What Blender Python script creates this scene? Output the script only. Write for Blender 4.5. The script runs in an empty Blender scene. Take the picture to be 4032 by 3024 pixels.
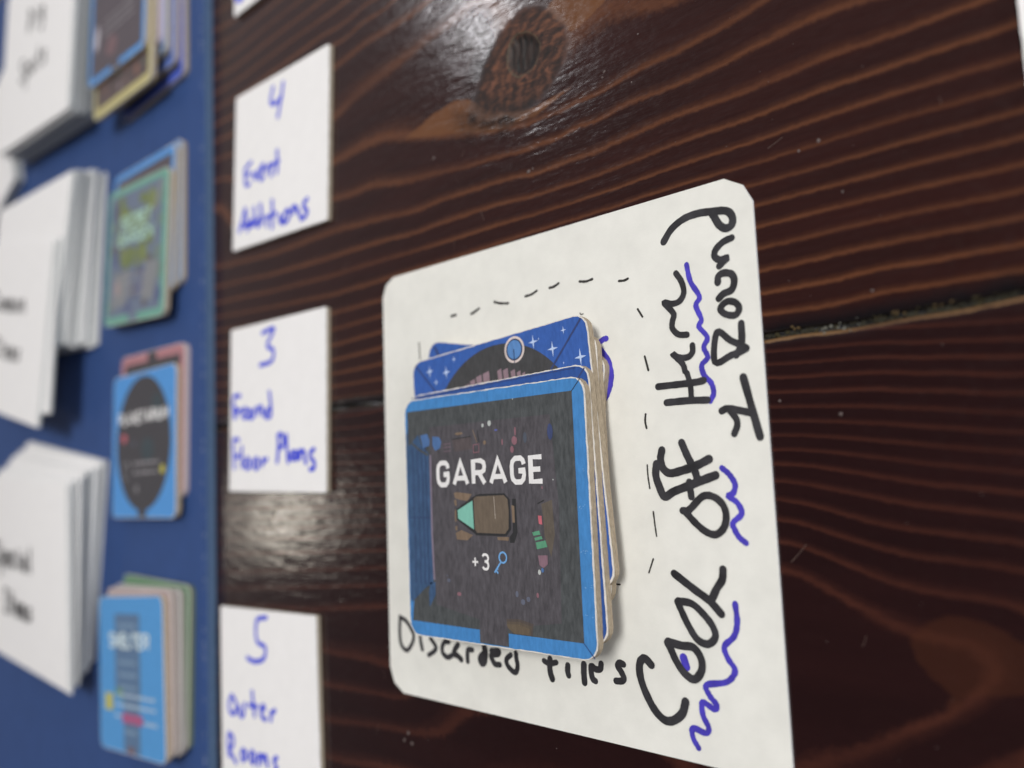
import bpy, bmesh, math, random
import numpy as np
from mathutils import Matrix, Vector
random.seed(7); np.random.seed(7)
SC = bpy.context.scene
COL = SC.collection
SC.unit_settings.scale_length = 0.01          # one unit is one centimetre
MM = 0.1                                      # layout numbers below are millimetres on the table top

# ---------------------------------------------------------------- camera
cam_d = bpy.data.cameras.new("camera"); cam = bpy.data.objects.new("camera", cam_d); COL.objects.link(cam)
cam.matrix_world = Matrix(((0.73233157, 0.10038396, 0.67350837, 14.15090),
                           (-0.03633922, 0.99342619, -0.10855351, -1.31981),
                           (-0.67997789, 0.05502240, 0.73116524, 12.78389), (0, 0, 0, 1)))
cam_d.sensor_width = 36.0; cam_d.lens = 28.715
cam_d.clip_start = 0.1; cam_d.clip_end = 2000
cam_d.dof.use_dof = True; cam_d.dof.focus_distance = 15.3; cam_d.dof.aperture_fstop = 28.715e-3 / 0.37
SC.camera = cam
SC.view_settings.view_transform = 'Standard'; SC.view_settings.look = 'None'
SC.view_settings.exposure = 0.0; SC.view_settings.gamma = 1.0

# ---------------------------------------------------------------- room light
W = bpy.data.worlds.new("World"); SC.world = W; W.use_nodes = True
nt = W.node_tree; nt.nodes.clear()
o = nt.nodes.new('ShaderNodeOutputWorld'); bg = nt.nodes.new('ShaderNodeBackground')
tc = nt.nodes.new('ShaderNodeTexCoord'); dot = nt.nodes.new('ShaderNodeVectorMath'); dot.operation = 'DOT_PRODUCT'
dot.inputs[1].default_value = (-0.10, -0.42, 0.90)            # darker overhead and on the photographer's side
rp = nt.nodes.new('ShaderNodeValToRGB')
rp.color_ramp.elements[0].position = 0.45; rp.color_ramp.elements[0].color = (0.74, 0.73, 0.76, 1)
rp.color_ramp.elements[1].position = 0.92; rp.color_ramp.elements[1].color = (0.05, 0.045, 0.05, 1)
mr = nt.nodes.new('ShaderNodeMapRange'); mr.inputs[1].default_value = -1; mr.inputs[2].default_value = 1
nt.links.new(tc.outputs['Generated'], dot.inputs[0]); nt.links.new(dot.outputs['Value'], mr.inputs[0])
nt.links.new(mr.outputs[0], rp.inputs[0]); nt.links.new(rp.outputs[0], bg.inputs[0]); nt.links.new(bg.outputs[0], o.inputs[0])
bg.inputs[1].default_value = 0.72

def area(name, target, az, el, dist, sx, sy, power, color):
    L = bpy.data.lights.new(name, 'AREA'); L.shape = 'RECTANGLE'; L.size = sx; L.size_y = sy; L.energy = power; L.color = color
    ob = bpy.data.objects.new(name, L); COL.objects.link(ob)
    d = Vector((math.cos(math.radians(el)) * math.cos(math.radians(az)), math.cos(math.radians(el)) * math.sin(math.radians(az)), math.sin(math.radians(el))))
    ob.location = Vector(target) + d * dist
    ob.rotation_euler = d.to_track_quat('Z', 'Y').to_euler()
    return ob
area("side_fill_light", (0, 2, 0), 12, 20, 150, 110, 60, 62000, (0.96, 0.98, 1.0))  # unseen low fill lamp, added to brighten the right-hand faces of cards and tiles
area("ceiling_panel_light", (2, 0, 0), 33, 66, 150, 50, 36, 174000, (1.0, 0.985, 0.95))
area("ceiling_lamp_light", (-6.5, -2.3, 0), -177.2, 31.8, 210, 10, 9, 8500, (1.0, 0.93, 0.80))
area("ceiling_lamp_light", (2.1, 8.9, 0), 139.6, 39.0, 210, 14, 10, 18000, (0.97, 0.97, 1.0))

# ---------------------------------------------------------------- materials
def lin(c):
    return tuple(((v / 255) / 12.92 if v / 255 <= 0.04045 else ((v / 255 + 0.055) / 1.055) ** 2.4) for v in c)
MATS = {}
def mat(name, c, rough=0.6, spec=0.3, grain=0.12, gscale=18, bump=0.15, bscale=60, aniso=(1, 1, 1), bdist=0.004):
    if name in MATS: return MATS[name]
    m = bpy.data.materials.new(name); m.use_nodes = True; n = m.node_tree.nodes; l = m.node_tree.links
    b = n['Principled BSDF']; b.inputs['Roughness'].default_value = rough; b.inputs['Specular IOR Level'].default_value = spec
    tcn = n.new('ShaderNodeTexCoord'); mp = n.new('ShaderNodeMapping'); mp.inputs['Scale'].default_value = aniso
    l.new(tcn.outputs['Object'], mp.inputs['Vector'])
    nz = n.new('ShaderNodeTexNoise'); nz.inputs['Scale'].default_value = gscale; nz.inputs['Detail'].default_value = 5
    nz.inputs['Roughness'].default_value = 0.65
    l.new(mp.outputs[0], nz.inputs['Vector'])
    r = n.new('ShaderNodeValToRGB'); L = lin(c)
    r.color_ramp.elements[0].position = 0.3; r.color_ramp.elements[1].position = 0.7
    r.color_ramp.elements[0].color = tuple(v * (1 - grain) for v in L) + (1,)
    r.color_ramp.elements[1].color = tuple(min(1, v * (1 + grain)) for v in L) + (1,)
    l.new(nz.outputs['Fac'], r.inputs[0]); l.new(r.outputs[0], b.inputs['Base Color'])
    nb = n.new('ShaderNodeTexNoise'); nb.inputs['Scale'].default_value = bscale; nb.inputs['Detail'].default_value = 3
    l.new(mp.outputs[0], nb.inputs['Vector'])
    bp = n.new('ShaderNodeBump'); bp.inputs['Strength'].default_value = bump; bp.inputs['Distance'].default_value = bdist
    l.new(nb.outputs['Fac'], bp.inputs['Height']); l.new(bp.outputs[0], b.inputs['Normal'])
    MATS[name] = m; return m
paper = mat('white_card_stock', (227, 226, 220), 0.75, 0.2, 0.05, 1.3, 0.45, 26)
paper_cool = mat('white_card_stock_cool', (240, 238, 238), 0.7, 0.2, 0.02, 2.0, 0.2, 25)
board_grey = mat('grey_chipboard', (166, 152, 132), 0.9, 0.1, 0.30, 9, 0.8, 16, (1, 1, 5))
edge_card = mat('card_edge', (170, 160, 143), 0.85, 0.1, 0.08, 12, 0.3, 40)
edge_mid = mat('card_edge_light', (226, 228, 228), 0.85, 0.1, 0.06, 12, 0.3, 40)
edge_low = mat('card_edge_grey', (172, 177, 178), 0.85, 0.1, 0.06, 12, 0.3, 40)  # greyer edge tone, picked at random per card
edge_cool = mat('card_edge_cool', (186, 190, 190), 0.85, 0.1, 0.06, 12, 0.3, 40)
tile_white = mat('torn_white_paper', (220, 215, 208), 0.9, 0.1, 0.10, 20, 0.8, 45)
ink_black = mat('black_marker_ink', (50, 49, 53), 0.55, 0.3, 0.45, 3, 0.1, 40)
ink_blue = mat('blue_marker_ink', (72, 62, 178), 0.55, 0.3, 0.28, 4, 0.1, 40)
ink_violet = mat('blue_pen_ink', (66, 78, 216), 0.55, 0.3, 0.06, 4, 0.1, 40)
ink_soft = mat('grey_marker_ink', (66, 64, 66), 0.6, 0.2, 0.1, 4, 0.1, 40)
def pr(name, c, g=0.16, rough=0.62, spec=0.30): return mat('print_' + name, c, rough, spec, g, 14, 0.5, 30, (1, 0.28, 1), 0.006)

# ---------------------------------------------------------------- helpers
def link(ob, parent=None):
    COL.objects.link(ob)
    if parent: ob.parent = parent
    return ob
def meta(ob, label=None, cat=None, group=None, kind=None):
    if label: ob['label'] = label
    if cat: ob['category'] = cat
    if group: ob['group'] = group
    ob['kind'] = kind or 'thing'
    return ob
def empty(name, x, y, z, deg=0):
    e = bpy.data.objects.new(name, None); e.empty_display_size = 1; COL.objects.link(e)
    e.location = (x * MM, y * MM, z * MM); e.rotation_euler = (0, 0, math.radians(deg)); return e
class MB:
    """collects faces in millimetres with a material per face"""
    def __init__(s): s.v = []; s.f = []; s.m = []; s.mats = []
    def mi(s, m):
        if m not in s.mats: s.mats.append(m)
        return s.mats.index(m)
    def poly(s, pts, z, m):
        b = len(s.v); s.v += [(p[0], p[1], z) for p in pts]
        a = sum(pts[i][0] * pts[(i + 1) % len(pts)][1] - pts[(i + 1) % len(pts)][0] * pts[i][1] for i in range(len(pts)))
        ids = list(range(b, b + len(pts)));  s.f.append(ids if a > 0 else ids[::-1]); s.m.append(s.mi(m))
    def rect(s, x0, y0, x1, y1, z, m): s.poly([(x0, y0), (x1, y0), (x1, y1), (x0, y1)], z, m)
    def disc(s, x, y, rx, ry, z, m, n=28, a0=0, a1=360):
        full = abs(a1 - a0) >= 360
        s.poly([(x + rx * math.cos(math.radians(a0 + (a1 - a0) * i / (n if full else n - 1))), y + ry * math.sin(math.radians(a0 + (a1 - a0) * i / (n if full else n - 1)))) for i in range(n)], z, m)
    def prism(s, pts, z0, z1, mside, mtop=None, bot=True):
        n = len(pts); b = len(s.v)
        a = sum(pts[i][0] * pts[(i + 1) % n][1] - pts[(i + 1) % n][0] * pts[i][1] for i in range(n))
        if a < 0: pts = pts[::-1]
        s.v += [(p[0], p[1], z0) for p in pts] + [(p[0], p[1], z1) for p in pts]
        for i in range(n):
            j = (i + 1) % n; s.f.append([b + i, b + j, b + n + j, b + n + i]); s.m.append(s.mi(mside))
        s.f.append([b + n + i for i in range(n)]); s.m.append(s.mi(mtop or mside))
        if bot: s.f.append([b + i for i in range(n)][::-1]); s.m.append(s.mi(mside))
    def stroke(s, pts, w, z, m, smooth=True, caps=True, wob=0.0):
        P = [Vector(p) for p in pts]
        if smooth and len(P) > 2:
            closed = (P[0] - P[-1]).length < 1e-4; Q = []
            for i in range(len(P) - 1):
                p0 = P[i - 1] if i > 0 else (P[-2] if closed else P[0] * 2 - P[1]); p1 = P[i]; p2 = P[i + 1]
                p3 = P[i + 2] if i + 2 < len(P) else (P[1] if closed else P[-1] * 2 - P[-2])
                k = 5
                for t in range(k):
                    t /= k; Q.append(0.5 * ((2 * p1) + (p2 - p0) * t + (2 * p0 - 5 * p1 + 4 * p2 - p3) * t * t + (3 * p1 - p0 - 3 * p2 + p3) * t ** 3))
            Q.append(P[-1]); P = Q
        n = len(P); L = []; Rr = []
        for i in range(n):
            d = (P[min(i + 1, n - 1)] - P[max(i - 1, 0)])
            if d.length < 1e-9: d = Vector((1, 0))
            d.normalize(); nn = Vector((-d.y, d.x)); h = w / 2 * (1 + wob * (random.random() - .5))
            if i in (0, n - 1) or smooth: k = 1
            else:
                a = (P[i] - P[i - 1]).normalized(); c = (P[i + 1] - P[i]).normalized(); k = 1 / max(0.5, math.sqrt(max(0.0, (1 + a.dot(c)) / 2)))
            L.append(P[i] + nn * h * k); Rr.append(P[i] - nn * h * k)
        b = len(s.v)
        for i in range(n): zz = z + 0.0006 * i; s.v += [(L[i].x, L[i].y, zz), (Rr[i].x, Rr[i].y, zz)]
        for i in range(n - 1): s.f.append([b + 2 * i, b + 2 * i + 1, b + 2 * i + 3, b + 2 * i + 2]); s.m.append(s.mi(m))
        if caps:
            for c, dz in ((P[0], -0.003), (P[-1], 0.0006 * n + 0.003)): s.disc(c.x, c.y, w / 2, w / 2, z + dz, m, 10)
    def build(s, name, parent=None, smooth=False):
        me = bpy.data.meshes.new(name); me.from_pydata([(v[0] * MM, v[1] * MM, v[2] * MM) for v in s.v], [], s.f)
        for m in s.mats: me.materials.append(m)
        me.polygons.foreach_set('material_index', s.m)
        if smooth: me.polygons.foreach_set('use_smooth', [True] * len(me.polygons))
        me.update(); return link(bpy.data.objects.new(name, me), parent)

def rrect(w, h, r, n=5, jit=0.0):
    pts = []
    for cx, cy, a in ((w / 2 - r, h / 2 - r, 0), (-w / 2 + r, h / 2 - r, 90), (-w / 2 + r, -h / 2 + r, 180), (w / 2 - r, -h / 2 + r, 270)):
        for i in range(n): t = math.radians(a + 90 * i / (n - 1)); pts.append((cx + r * math.cos(t), cy + r * math.sin(t)))
    if jit:
        out = []
        for i in range(len(pts)):
            a, b = pts[i], pts[(i + 1) % len(pts)]; L = math.hypot(b[0] - a[0], b[1] - a[1]); k = max(1, int(L / 0.9))
            for t in range(k): q = (a[0] + (b[0] - a[0]) * t / k, a[1] + (b[1] - a[1]) * t / k); out.append((q[0] + random.uniform(-jit, jit), q[1] + random.uniform(-jit, jit)))
        pts = out
    return pts

# sans-serif capitals as centre lines in a 1 x 1 box; (strokes, relative width)
FONT = {
 'A': ([[(0, 0), (.5, 1), (1, 0)], [(.2, .27), (.8, .27)]], .78), 'C': ([[(1, .74), (.93, .9), (.75, 1), (.3, 1), (.07, .87), (0, .7), (0, .3), (.07, .13), (.3, 0), (.75, 0), (.93, .1), (1, .26)]], .62),
 'D': ([[(0, 0), (0, 1), (.55, 1), (.9, .85), (1, .65), (1, .35), (.9, .15), (.55, 0), (0, 0)]], .62), 'E': ([[(1, 1), (0, 1), (0, 0), (1, 0)], [(0, .5), (.85, .5)]], .55),
 'G': ([[(1, .74), (.93, .9), (.75, 1), (.3, 1), (.07, .87), (0, .7), (0, .3), (.07, .13), (.3, 0), (.75, 0), (.93, .12), (1, .3), (1, .47), (.55, .47)]], .62),
 'H': ([[(0, 0), (0, 1)], [(1, 0), (1, 1)], [(0, .5), (1, .5)]], .6), 'I': ([[(.5, 0), (.5, 1)]], .12), 'L': ([[(0, 1), (0, 0), (1, 0)]], .5),
 'M': ([[(0, 0), (0, 1), (.5, .3), (1, 1), (1, 0)]], .8), 'N': ([[(0, 0), (0, 1), (1, 0), (1, 1)]], .64), 'O': ([[(.5, 1), (.15, .93), (0, .7), (0, .3), (.15, .07), (.5, 0), (.85, .07), (1, .3), (1, .7), (.85, .93), (.5, 1)]], .62),
 'P': ([[(0, 0), (0, 1), (.7, 1), (.95, .9), (1, .73), (.95, .55), (.7, .45), (0, .45)]], .6), 'R': ([[(0, 0), (0, 1), (.7, 1), (.95, .9), (1, .75), (.95, .58), (.7, .48), (0, .48)], [(.5, .48), (1, 0)]], .62),
 'S': ([[(.97, .82), (.8, .97), (.5, 1), (.2, .97), (.03, .8), (.1, .62), (.5, .5), (.9, .38), (.97, .2), (.8, .03), (.5, 0), (.2, .03), (.03, .18)]], .6),
 'T': ([[(.5, 0), (.5, 1)], [(0, 1), (1, 1)]], .62), 'U': ([[(0, 1), (0, .3), (.12, .08), (.5, 0), (.88, .08), (1, .3), (1, 1)]], .62),
 '3': ([[(0, .86), (.2, .98), (.6, 1), (.93, .9), (1, .74), (.9, .58), (.6, .52), (.35, .52)], [(.6, .52), (.95, .4), (1, .24), (.9, .07), (.6, 0), (.25, .02), (0, .15)]], .55),
 '+': ([[(0, .35), (1, .35)], [(.5, .05), (.5, .65)]], .5), ' ': ([], .3)}
def text(mb, txt, x0, x1, y0, h, w, z, m, gap=.22):
    tot = sum(FONT[c][1] for c in txt) + gap * (len(txt) - 1); u = (x1 - x0 - w) / tot; x = x0 + w / 2
    for c in txt:
        st, cw = FONT[c]
        for s in st: mb.stroke([(x + p[0] * cw * u, y0 + w / 2 + p[1] * (h - w)) for p in s], w, z, m, smooth=False, caps=False)
        x += (cw + gap) * u

# ---------------------------------------------------------------- traced marks (millimetres)
BIG = [[1.24,[[63.39,28.05],[65.22,30.07],[67.8,31.31],[70.66,31.6],[73.41,31.28],[76.26,30.68],[77.3,29.36],[77.09,27.99],[75.93,27.66],[74.77,28.54],[73.92,30.18],[73.4,31.21]]],[1.11,[[76.92,25.74],[75.31,25.39],[73.9,24.46],[73.43,23.31],[74.33,22.41],[75.93,22.43],[75.06,21.9],[74.25,21.29]]],[1.15,[[73.75,18.45],[73.93,19.48],[74.92,19.92],[76.4,19.46],[76.87,18.21],[76.28,16.75],[74.66,16.28],[73.78,15.62]]],[1.07,[[74.13,14.16],[75.32,14.83],[76.78,14.41],[77.44,13.26],[76.63,12.25],[74.97,12.62],[74.01,13.48],[74.13,14.16]]],[1.13,[[77.62,10.65],[77.45,7.25],[76.31,5.35]]],[1.05,[[72.98,9.78],[72.23,4.64],[75.4,5.46],[78.11,6.31],[75.39,8.05],[72.98,9.78]]],[1.21,[[78.21,6.3],[76.14,5.54]]],[1.24,[[77.32,1.48],[78.54,-4.01],[79.61,-8.73]]],[1.13,[[72.93,-3.9],[74.0,-3.58],[75.83,-3.96],[78.67,-4.75]]],[1.05,[[74.53,-4.03],[75.54,-5.46],[75.63,-6.65],[74.99,-7.96]]],[1.02,[[65.58,21.71],[66.62,19.97],[66.97,17.9],[65.97,16.5],[64.3,16.28],[62.73,16.8],[63.83,15.51],[64.66,14.27],[64.29,13.05],[64.21,11.78],[65.36,10.52],[67.1,10.2]]],[1.01,[[68.05,8.17],[67.96,6.93],[66.91,6.17],[65.09,6.39],[63.9,7.19],[65.06,6.03],[66.0,4.84],[66.25,3.74]]],[1.12,[[60.45,1.53],[64.14,1.52],[68.19,1.54],[69.86,1.72]]],[0.98,[[66.63,3.34],[67.17,1.15],[67.19,-1.51]]],[1.13,[[62.07,-1.54],[66.38,-1.55],[70.4,-1.79]]],[1.29,[[64.7,-8.93],[65.69,-11.31],[66.94,-13.84],[67.43,-15.44]]],[1.33,[[69.97,-12.01],[67.6,-12.98],[64.7,-13.78],[61.97,-14.24],[60.54,-13.29],[60.14,-11.63],[60.54,-10.07]]],[1.34,[[71.01,-14.83],[68.21,-15.7],[65.54,-16.57],[62.59,-17.49],[60.55,-18.38],[59.56,-16.55],[58.95,-14.53],[59.22,-12.51]]],[1.21,[[65.78,-15.94],[66.02,-18.42]]],[1.16,[[64.1,-20.89],[65.46,-20.71],[68.22,-18.43],[70.37,-18.52],[72.0,-19.83],[72.52,-21.71],[71.92,-23.76],[70.3,-24.92],[68.39,-24.41],[66.51,-22.98],[65.0,-21.42],[64.62,-21.07]]],[1.25,[[61.62,-31.94],[65.33,-34.33],[68.35,-36.17],[70.44,-38.19]]],[1.24,[[71.27,-30.73],[71.0,-32.43],[69.85,-34.03],[68.67,-36.14]]],[1.17,[[62.13,-36.65],[64.76,-36.89],[66.84,-38.33],[68.64,-40.37],[69.01,-42.18],[67.54,-43.45],[65.54,-42.89],[63.9,-40.66],[62.64,-38.17],[62.0,-36.76]]],[1.27,[[59.58,-43.88],[62.23,-44.28],[64.64,-44.35],[66.03,-46.06],[65.97,-48.1],[64.47,-49.72],[62.53,-48.89],[61.03,-47.02],[60.04,-45.05],[59.44,-44.07]]],[1.35,[[55.76,-48.38],[54.44,-47.41],[53.33,-48.33],[53.23,-50.49],[54.08,-53.04],[55.83,-55.94],[57.84,-57.52],[59.72,-57.37],[61.65,-55.85],[62.48,-53.75]]]]
BLUE = [[0.89,[[67.84,22.84],[68.43,19.63],[70.03,16.63],[69.21,15.16],[70.14,12.5],[69.54,11.35],[71.08,9.17],[70.26,7.52],[70.92,5.67],[69.66,4.42],[70.0,2.62],[71.29,1.08],[71.63,-0.69],[70.88,-2.01]]],[0.92,[[72.25,-13.65],[73.51,-14.72],[74.51,-16.44],[74.03,-17.97],[73.06,-18.4],[74.66,-19.5],[75.38,-21.35],[73.67,-22.88],[73.86,-23.89],[74.62,-25.22],[75.83,-26.19]]],[0.94,[[73.08,-36.3],[73.24,-39.27],[72.51,-41.65],[70.59,-43.51],[71.12,-45.44],[72.29,-47.26],[70.66,-49.29],[66.78,-50.34],[67.17,-51.95],[68.49,-53.4],[67.87,-54.1],[65.8,-53.33],[65.72,-55.51],[66.68,-57.35],[66.03,-58.36],[63.63,-57.95],[63.52,-59.58],[64.48,-61.07]]],[1.36,[[62.5,-46.32],[63.01,-47.8]]],[1.0,[[48.01,11.62],[48.76,11.97],[49.41,12.0]]],[0.98,[[48.09,9.96],[48.68,9.13],[49.52,7.83],[50.01,6.14],[49.95,3.93],[49.35,2.06],[48.43,0.37]]],[1.48,[[48.23,9.19],[49.48,7.24],[49.9,5.12],[49.58,2.93],[48.66,1.09]]]]
DASH = [[0.53,[[5.94,23.3],[7.5,23.38]]],[0.51,[[12.49,22.79],[13.54,23.05],[15.04,23.64]]],[0.48,[[19.82,24.3],[21.48,23.71],[23.95,23.29]]],[0.46,[[28.95,23.93],[30.66,24.03],[32.24,24.54]]],[0.44,[[35.66,24.5],[36.91,24.57],[38.17,25.01]]],[0.42,[[43.53,24.38],[45.15,24.08],[46.77,24.24]]],[0.39,[[53.01,22.68],[54.19,22.55],[55.16,22.73]]],[0.38,[[56.97,16.52],[57.91,14.96]]],[0.37,[[57.94,7.45],[58.58,4.78]]],[0.37,[[57.45,-3.29],[57.27,-4.56],[57.49,-5.85]]],[0.28,[[57.2,-12.63],[57.24,-14.67],[57.49,-16.88]]],[0.28,[[57.96,-21.1],[58.16,-23.46],[58.37,-25.45]]],[0.28,[[57.41,-29.57],[56.3,-32.05]]],[0.33,[[-5.55,18.69],[-5.27,14.65]]],[0.28,[[48.99,-34.58],[49.77,-34.59]]],[0.17,[[43.33,18.0],[43.55,17.66],[44.13,17.72]]]]
DISC = [[0.94,[[-14.92,-46.3],[-15.15,-49.93],[-14.7,-52.54],[-12.74,-53.77],[-10.91,-52.25],[-10.02,-50.32],[-10.79,-48.83],[-12.61,-47.02],[-14.92,-46.23]]],[1.0,[[-7.75,-49.95],[-7.5,-51.48],[-7.05,-52.85]]],[0.97,[[-4.15,-50.09],[-3.19,-50.88],[-2.26,-51.92],[-3.08,-52.9],[-4.89,-53.88]]],[1.04,[[2.04,-50.18],[0.7,-50.33],[-0.21,-51.56],[0.02,-52.92],[1.52,-53.62],[2.86,-53.08]]],[1.18,[[5.02,-50.48],[4.04,-51.58],[3.63,-52.62],[4.73,-52.86],[5.99,-53.57]]],[1.07,[[7.99,-53.69],[7.96,-52.23],[8.28,-51.21],[9.54,-51.07]]],[1.41,[[13.28,-50.16],[13.58,-51.2],[13.15,-53.05],[12.43,-53.49],[11.95,-52.59],[12.87,-51.64]]],[1.1,[[15.33,-50.64],[17.55,-50.38],[17.17,-51.13],[15.29,-51.47],[15.59,-52.39],[16.4,-53.23],[17.75,-53.18]]],[1.05,[[21.01,-50.79],[19.81,-51.75],[19.92,-52.9],[21.18,-53.9],[22.31,-54.1],[22.86,-52.76],[22.6,-51.41],[22.5,-50.27]]],[1.01,[[30.11,-50.85],[31.04,-51.14],[32.13,-51.1],[33.35,-50.75]]],[1.25,[[31.76,-50.34],[31.61,-51.86],[31.75,-53.04],[32.17,-54.08]]],[1.15,[[36.3,-50.97],[36.17,-52.06],[36.39,-52.82]]],[1.24,[[40.3,-50.26],[40.2,-51.91],[40.29,-53.63]]],[1.11,[[44.47,-49.64],[44.17,-50.62],[43.06,-50.77],[42.11,-50.32],[42.03,-51.67],[42.34,-52.68],[42.93,-52.98]]],[1.11,[[49.61,-49.08],[48.8,-48.9],[48.3,-49.53],[48.95,-50.37],[49.57,-51.49],[49.07,-52.12],[47.77,-52.3]]]]
L4 = [[[-3.29,21.49],[-4.54,17.57],[-2.2,16.1],[1.8,17.39]],[[2.31,21.22],[1.37,17.02],[-0.25,11.52]],[[-15.34,1.36],[-17.89,0.43],[-18.98,-0.29],[-18.71,-2.31],[-18.23,-5.16],[-16.18,-5.44]],[[-18.72,-2.02],[-16.31,-2.1]],[[-14.1,-2.24],[-12.93,-4.45],[-10.85,-2.45]],[[-9.75,-3.1],[-7.66,-2.27],[-8.4,-1.13],[-9.94,-2.86],[-9.67,-5.41],[-7.91,-5.25]],[[-6.19,-4.14],[-5.89,-2.89],[-3.83,-2.27],[-3.37,-5.76]],[[-0.36,1.17],[-0.07,-2.64],[-0.31,-5.56]],[[-3.48,-2.54],[0.59,-2.24]],[[-21.58,-19.49],[-19.84,-16.13],[-18.3,-12.75],[-17.42,-16.22],[-16.72,-20.03]],[[-21.27,-17.99],[-16.43,-17.96]],[[-12.96,-13.48],[-12.46,-17.21],[-12.76,-18.68],[-15.48,-18.92],[-14.98,-17.67],[-12.63,-17.37]],[[-9.39,-13.28],[-8.39,-16.51],[-8.31,-18.61],[-10.57,-19.87],[-10.63,-18.15],[-8.55,-17.05]],[[-5.72,-17.81],[-5.45,-20.67]],[[-2.6,-13.6],[-2.3,-17.38],[-2.33,-21.83]],[[-5.02,-18.14],[-0.6,-17.73]],[[1.62,-18.92],[2.19,-21.24]],[[5.71,-18.12],[3.79,-19.73],[3.85,-21.56],[6.12,-21.1],[7.04,-19.3],[5.71,-18.12]],[[8.97,-19.7],[8.6,-18.0],[10.52,-18.4],[12.48,-21.13]],[[16.09,-17.1],[14.27,-17.95],[14.61,-19.26],[16.18,-20.65],[15.29,-21.87],[13.14,-22.32]]]
L3 = [[[-6.79,21.77],[-0.42,22.33],[-4.16,17.79],[-0.77,16.05],[-1.58,12.98],[-7.96,12.25]],[[-19.68,3.99],[-23.41,3.88],[-23.53,0.85],[-22.9,-2.59]],[[-22.21,0.39],[-21.97,-2.45]],[[-21.82,-0.76],[-18.87,-0.37]],[[-16.32,-0.16],[-18.11,-1.73],[-16.64,-2.92],[-14.13,-2.14],[-14.51,-0.82],[-16.68,-0.13]],[[-13.08,-0.91],[-13.76,-2.89],[-11.99,-2.99],[-10.97,-0.67]],[[-9.23,-0.23],[-8.85,-2.25]],[[-9.22,-0.77],[-7.15,-0.18],[-6.1,-2.41]],[[-2.79,3.85],[-1.9,-0.15],[-2.04,-2.99],[-4.39,-3.4],[-5.08,-2.11],[-2.4,-0.83]],[[-20.17,-9.46],[-23.32,-9.53],[-23.05,-13.86],[-22.59,-17.97]],[[-22.84,-14.61],[-19.71,-14.3]],[[-18.29,-11.75],[-18.24,-14.89],[-17.82,-17.66]],[[-14.63,-15.15],[-16.39,-16.76],[-14.58,-18.25],[-13.18,-16.81],[-14.63,-15.15]],[[-9.71,-15.25],[-11.43,-16.84],[-9.66,-18.31],[-8.3,-16.89],[-9.71,-15.25]],[[-6.27,-15.67],[-6.25,-17.28]],[[-6.26,-16.39],[-3.9,-15.54]],[[2.3,-9.2],[2.33,-12.7],[1.72,-16.52]],[[1.98,-9.19],[3.59,-8.55],[5.21,-10.35],[4.58,-12.07],[2.17,-12.52]],[[6.47,-9.02],[6.81,-12.83],[7.47,-16.62]],[[10.88,-13.79],[9.02,-14.26],[9.03,-15.62],[11.19,-15.67],[11.49,-13.98],[11.81,-15.85]],[[13.02,-13.68],[13.33,-15.71]],[[13.33,-14.19],[15.14,-13.73],[16.34,-16.94]],[[20.17,-13.37],[18.41,-14.32],[19.0,-15.82],[20.46,-17.01],[20.17,-18.49],[18.42,-18.8]]]
L5 = [[[0.97,23.18],[-4.25,21.99],[-4.45,16.31],[-0.02,14.9],[-0.83,11.7],[-5.71,10.38],[-9.94,11.05]],[[-19.35,-0.59],[-20.89,-2.77],[-20.66,-5.16],[-18.62,-5.74],[-16.53,-4.34],[-17.05,-2.29],[-19.06,-0.69]],[[-15.06,-3.44],[-14.56,-5.61],[-12.84,-5.38],[-11.88,-2.06]],[[-7.56,1.79],[-7.11,-1.32],[-6.4,-4.65]],[[-9.36,-2.16],[-4.95,-2.01]],[[-2.81,-2.82],[-0.91,-1.89],[-1.69,-1.32],[-2.8,-2.54],[-2.34,-4.37],[-0.23,-4.89]],[[2.48,-2.65],[2.4,-4.66]],[[2.47,-2.92],[4.58,-1.84]],[[-21.44,-11.79],[-21.84,-15.24],[-21.32,-17.97]],[[-21.14,-11.6],[-18.82,-12.66],[-19.18,-14.82],[-21.28,-16.28],[-19.27,-17.91],[-17.28,-19.25]],[[-12.87,-15.07],[-14.33,-16.54],[-13.24,-18.01],[-11.22,-16.31],[-12.87,-15.07]],[[-8.12,-14.71],[-9.29,-16.67],[-7.69,-17.88],[-6.53,-16.07],[-8.12,-14.71]],[[-4.61,-15.21],[-4.7,-17.91]],[[-4.63,-15.75],[-2.99,-14.94],[-2.26,-16.69]],[[-2.21,-15.35],[-0.6,-14.81],[0.35,-17.3]],[[5.11,-14.26],[3.54,-15.18],[4.26,-16.36],[5.0,-17.01],[3.4,-18.6]]]
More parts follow.
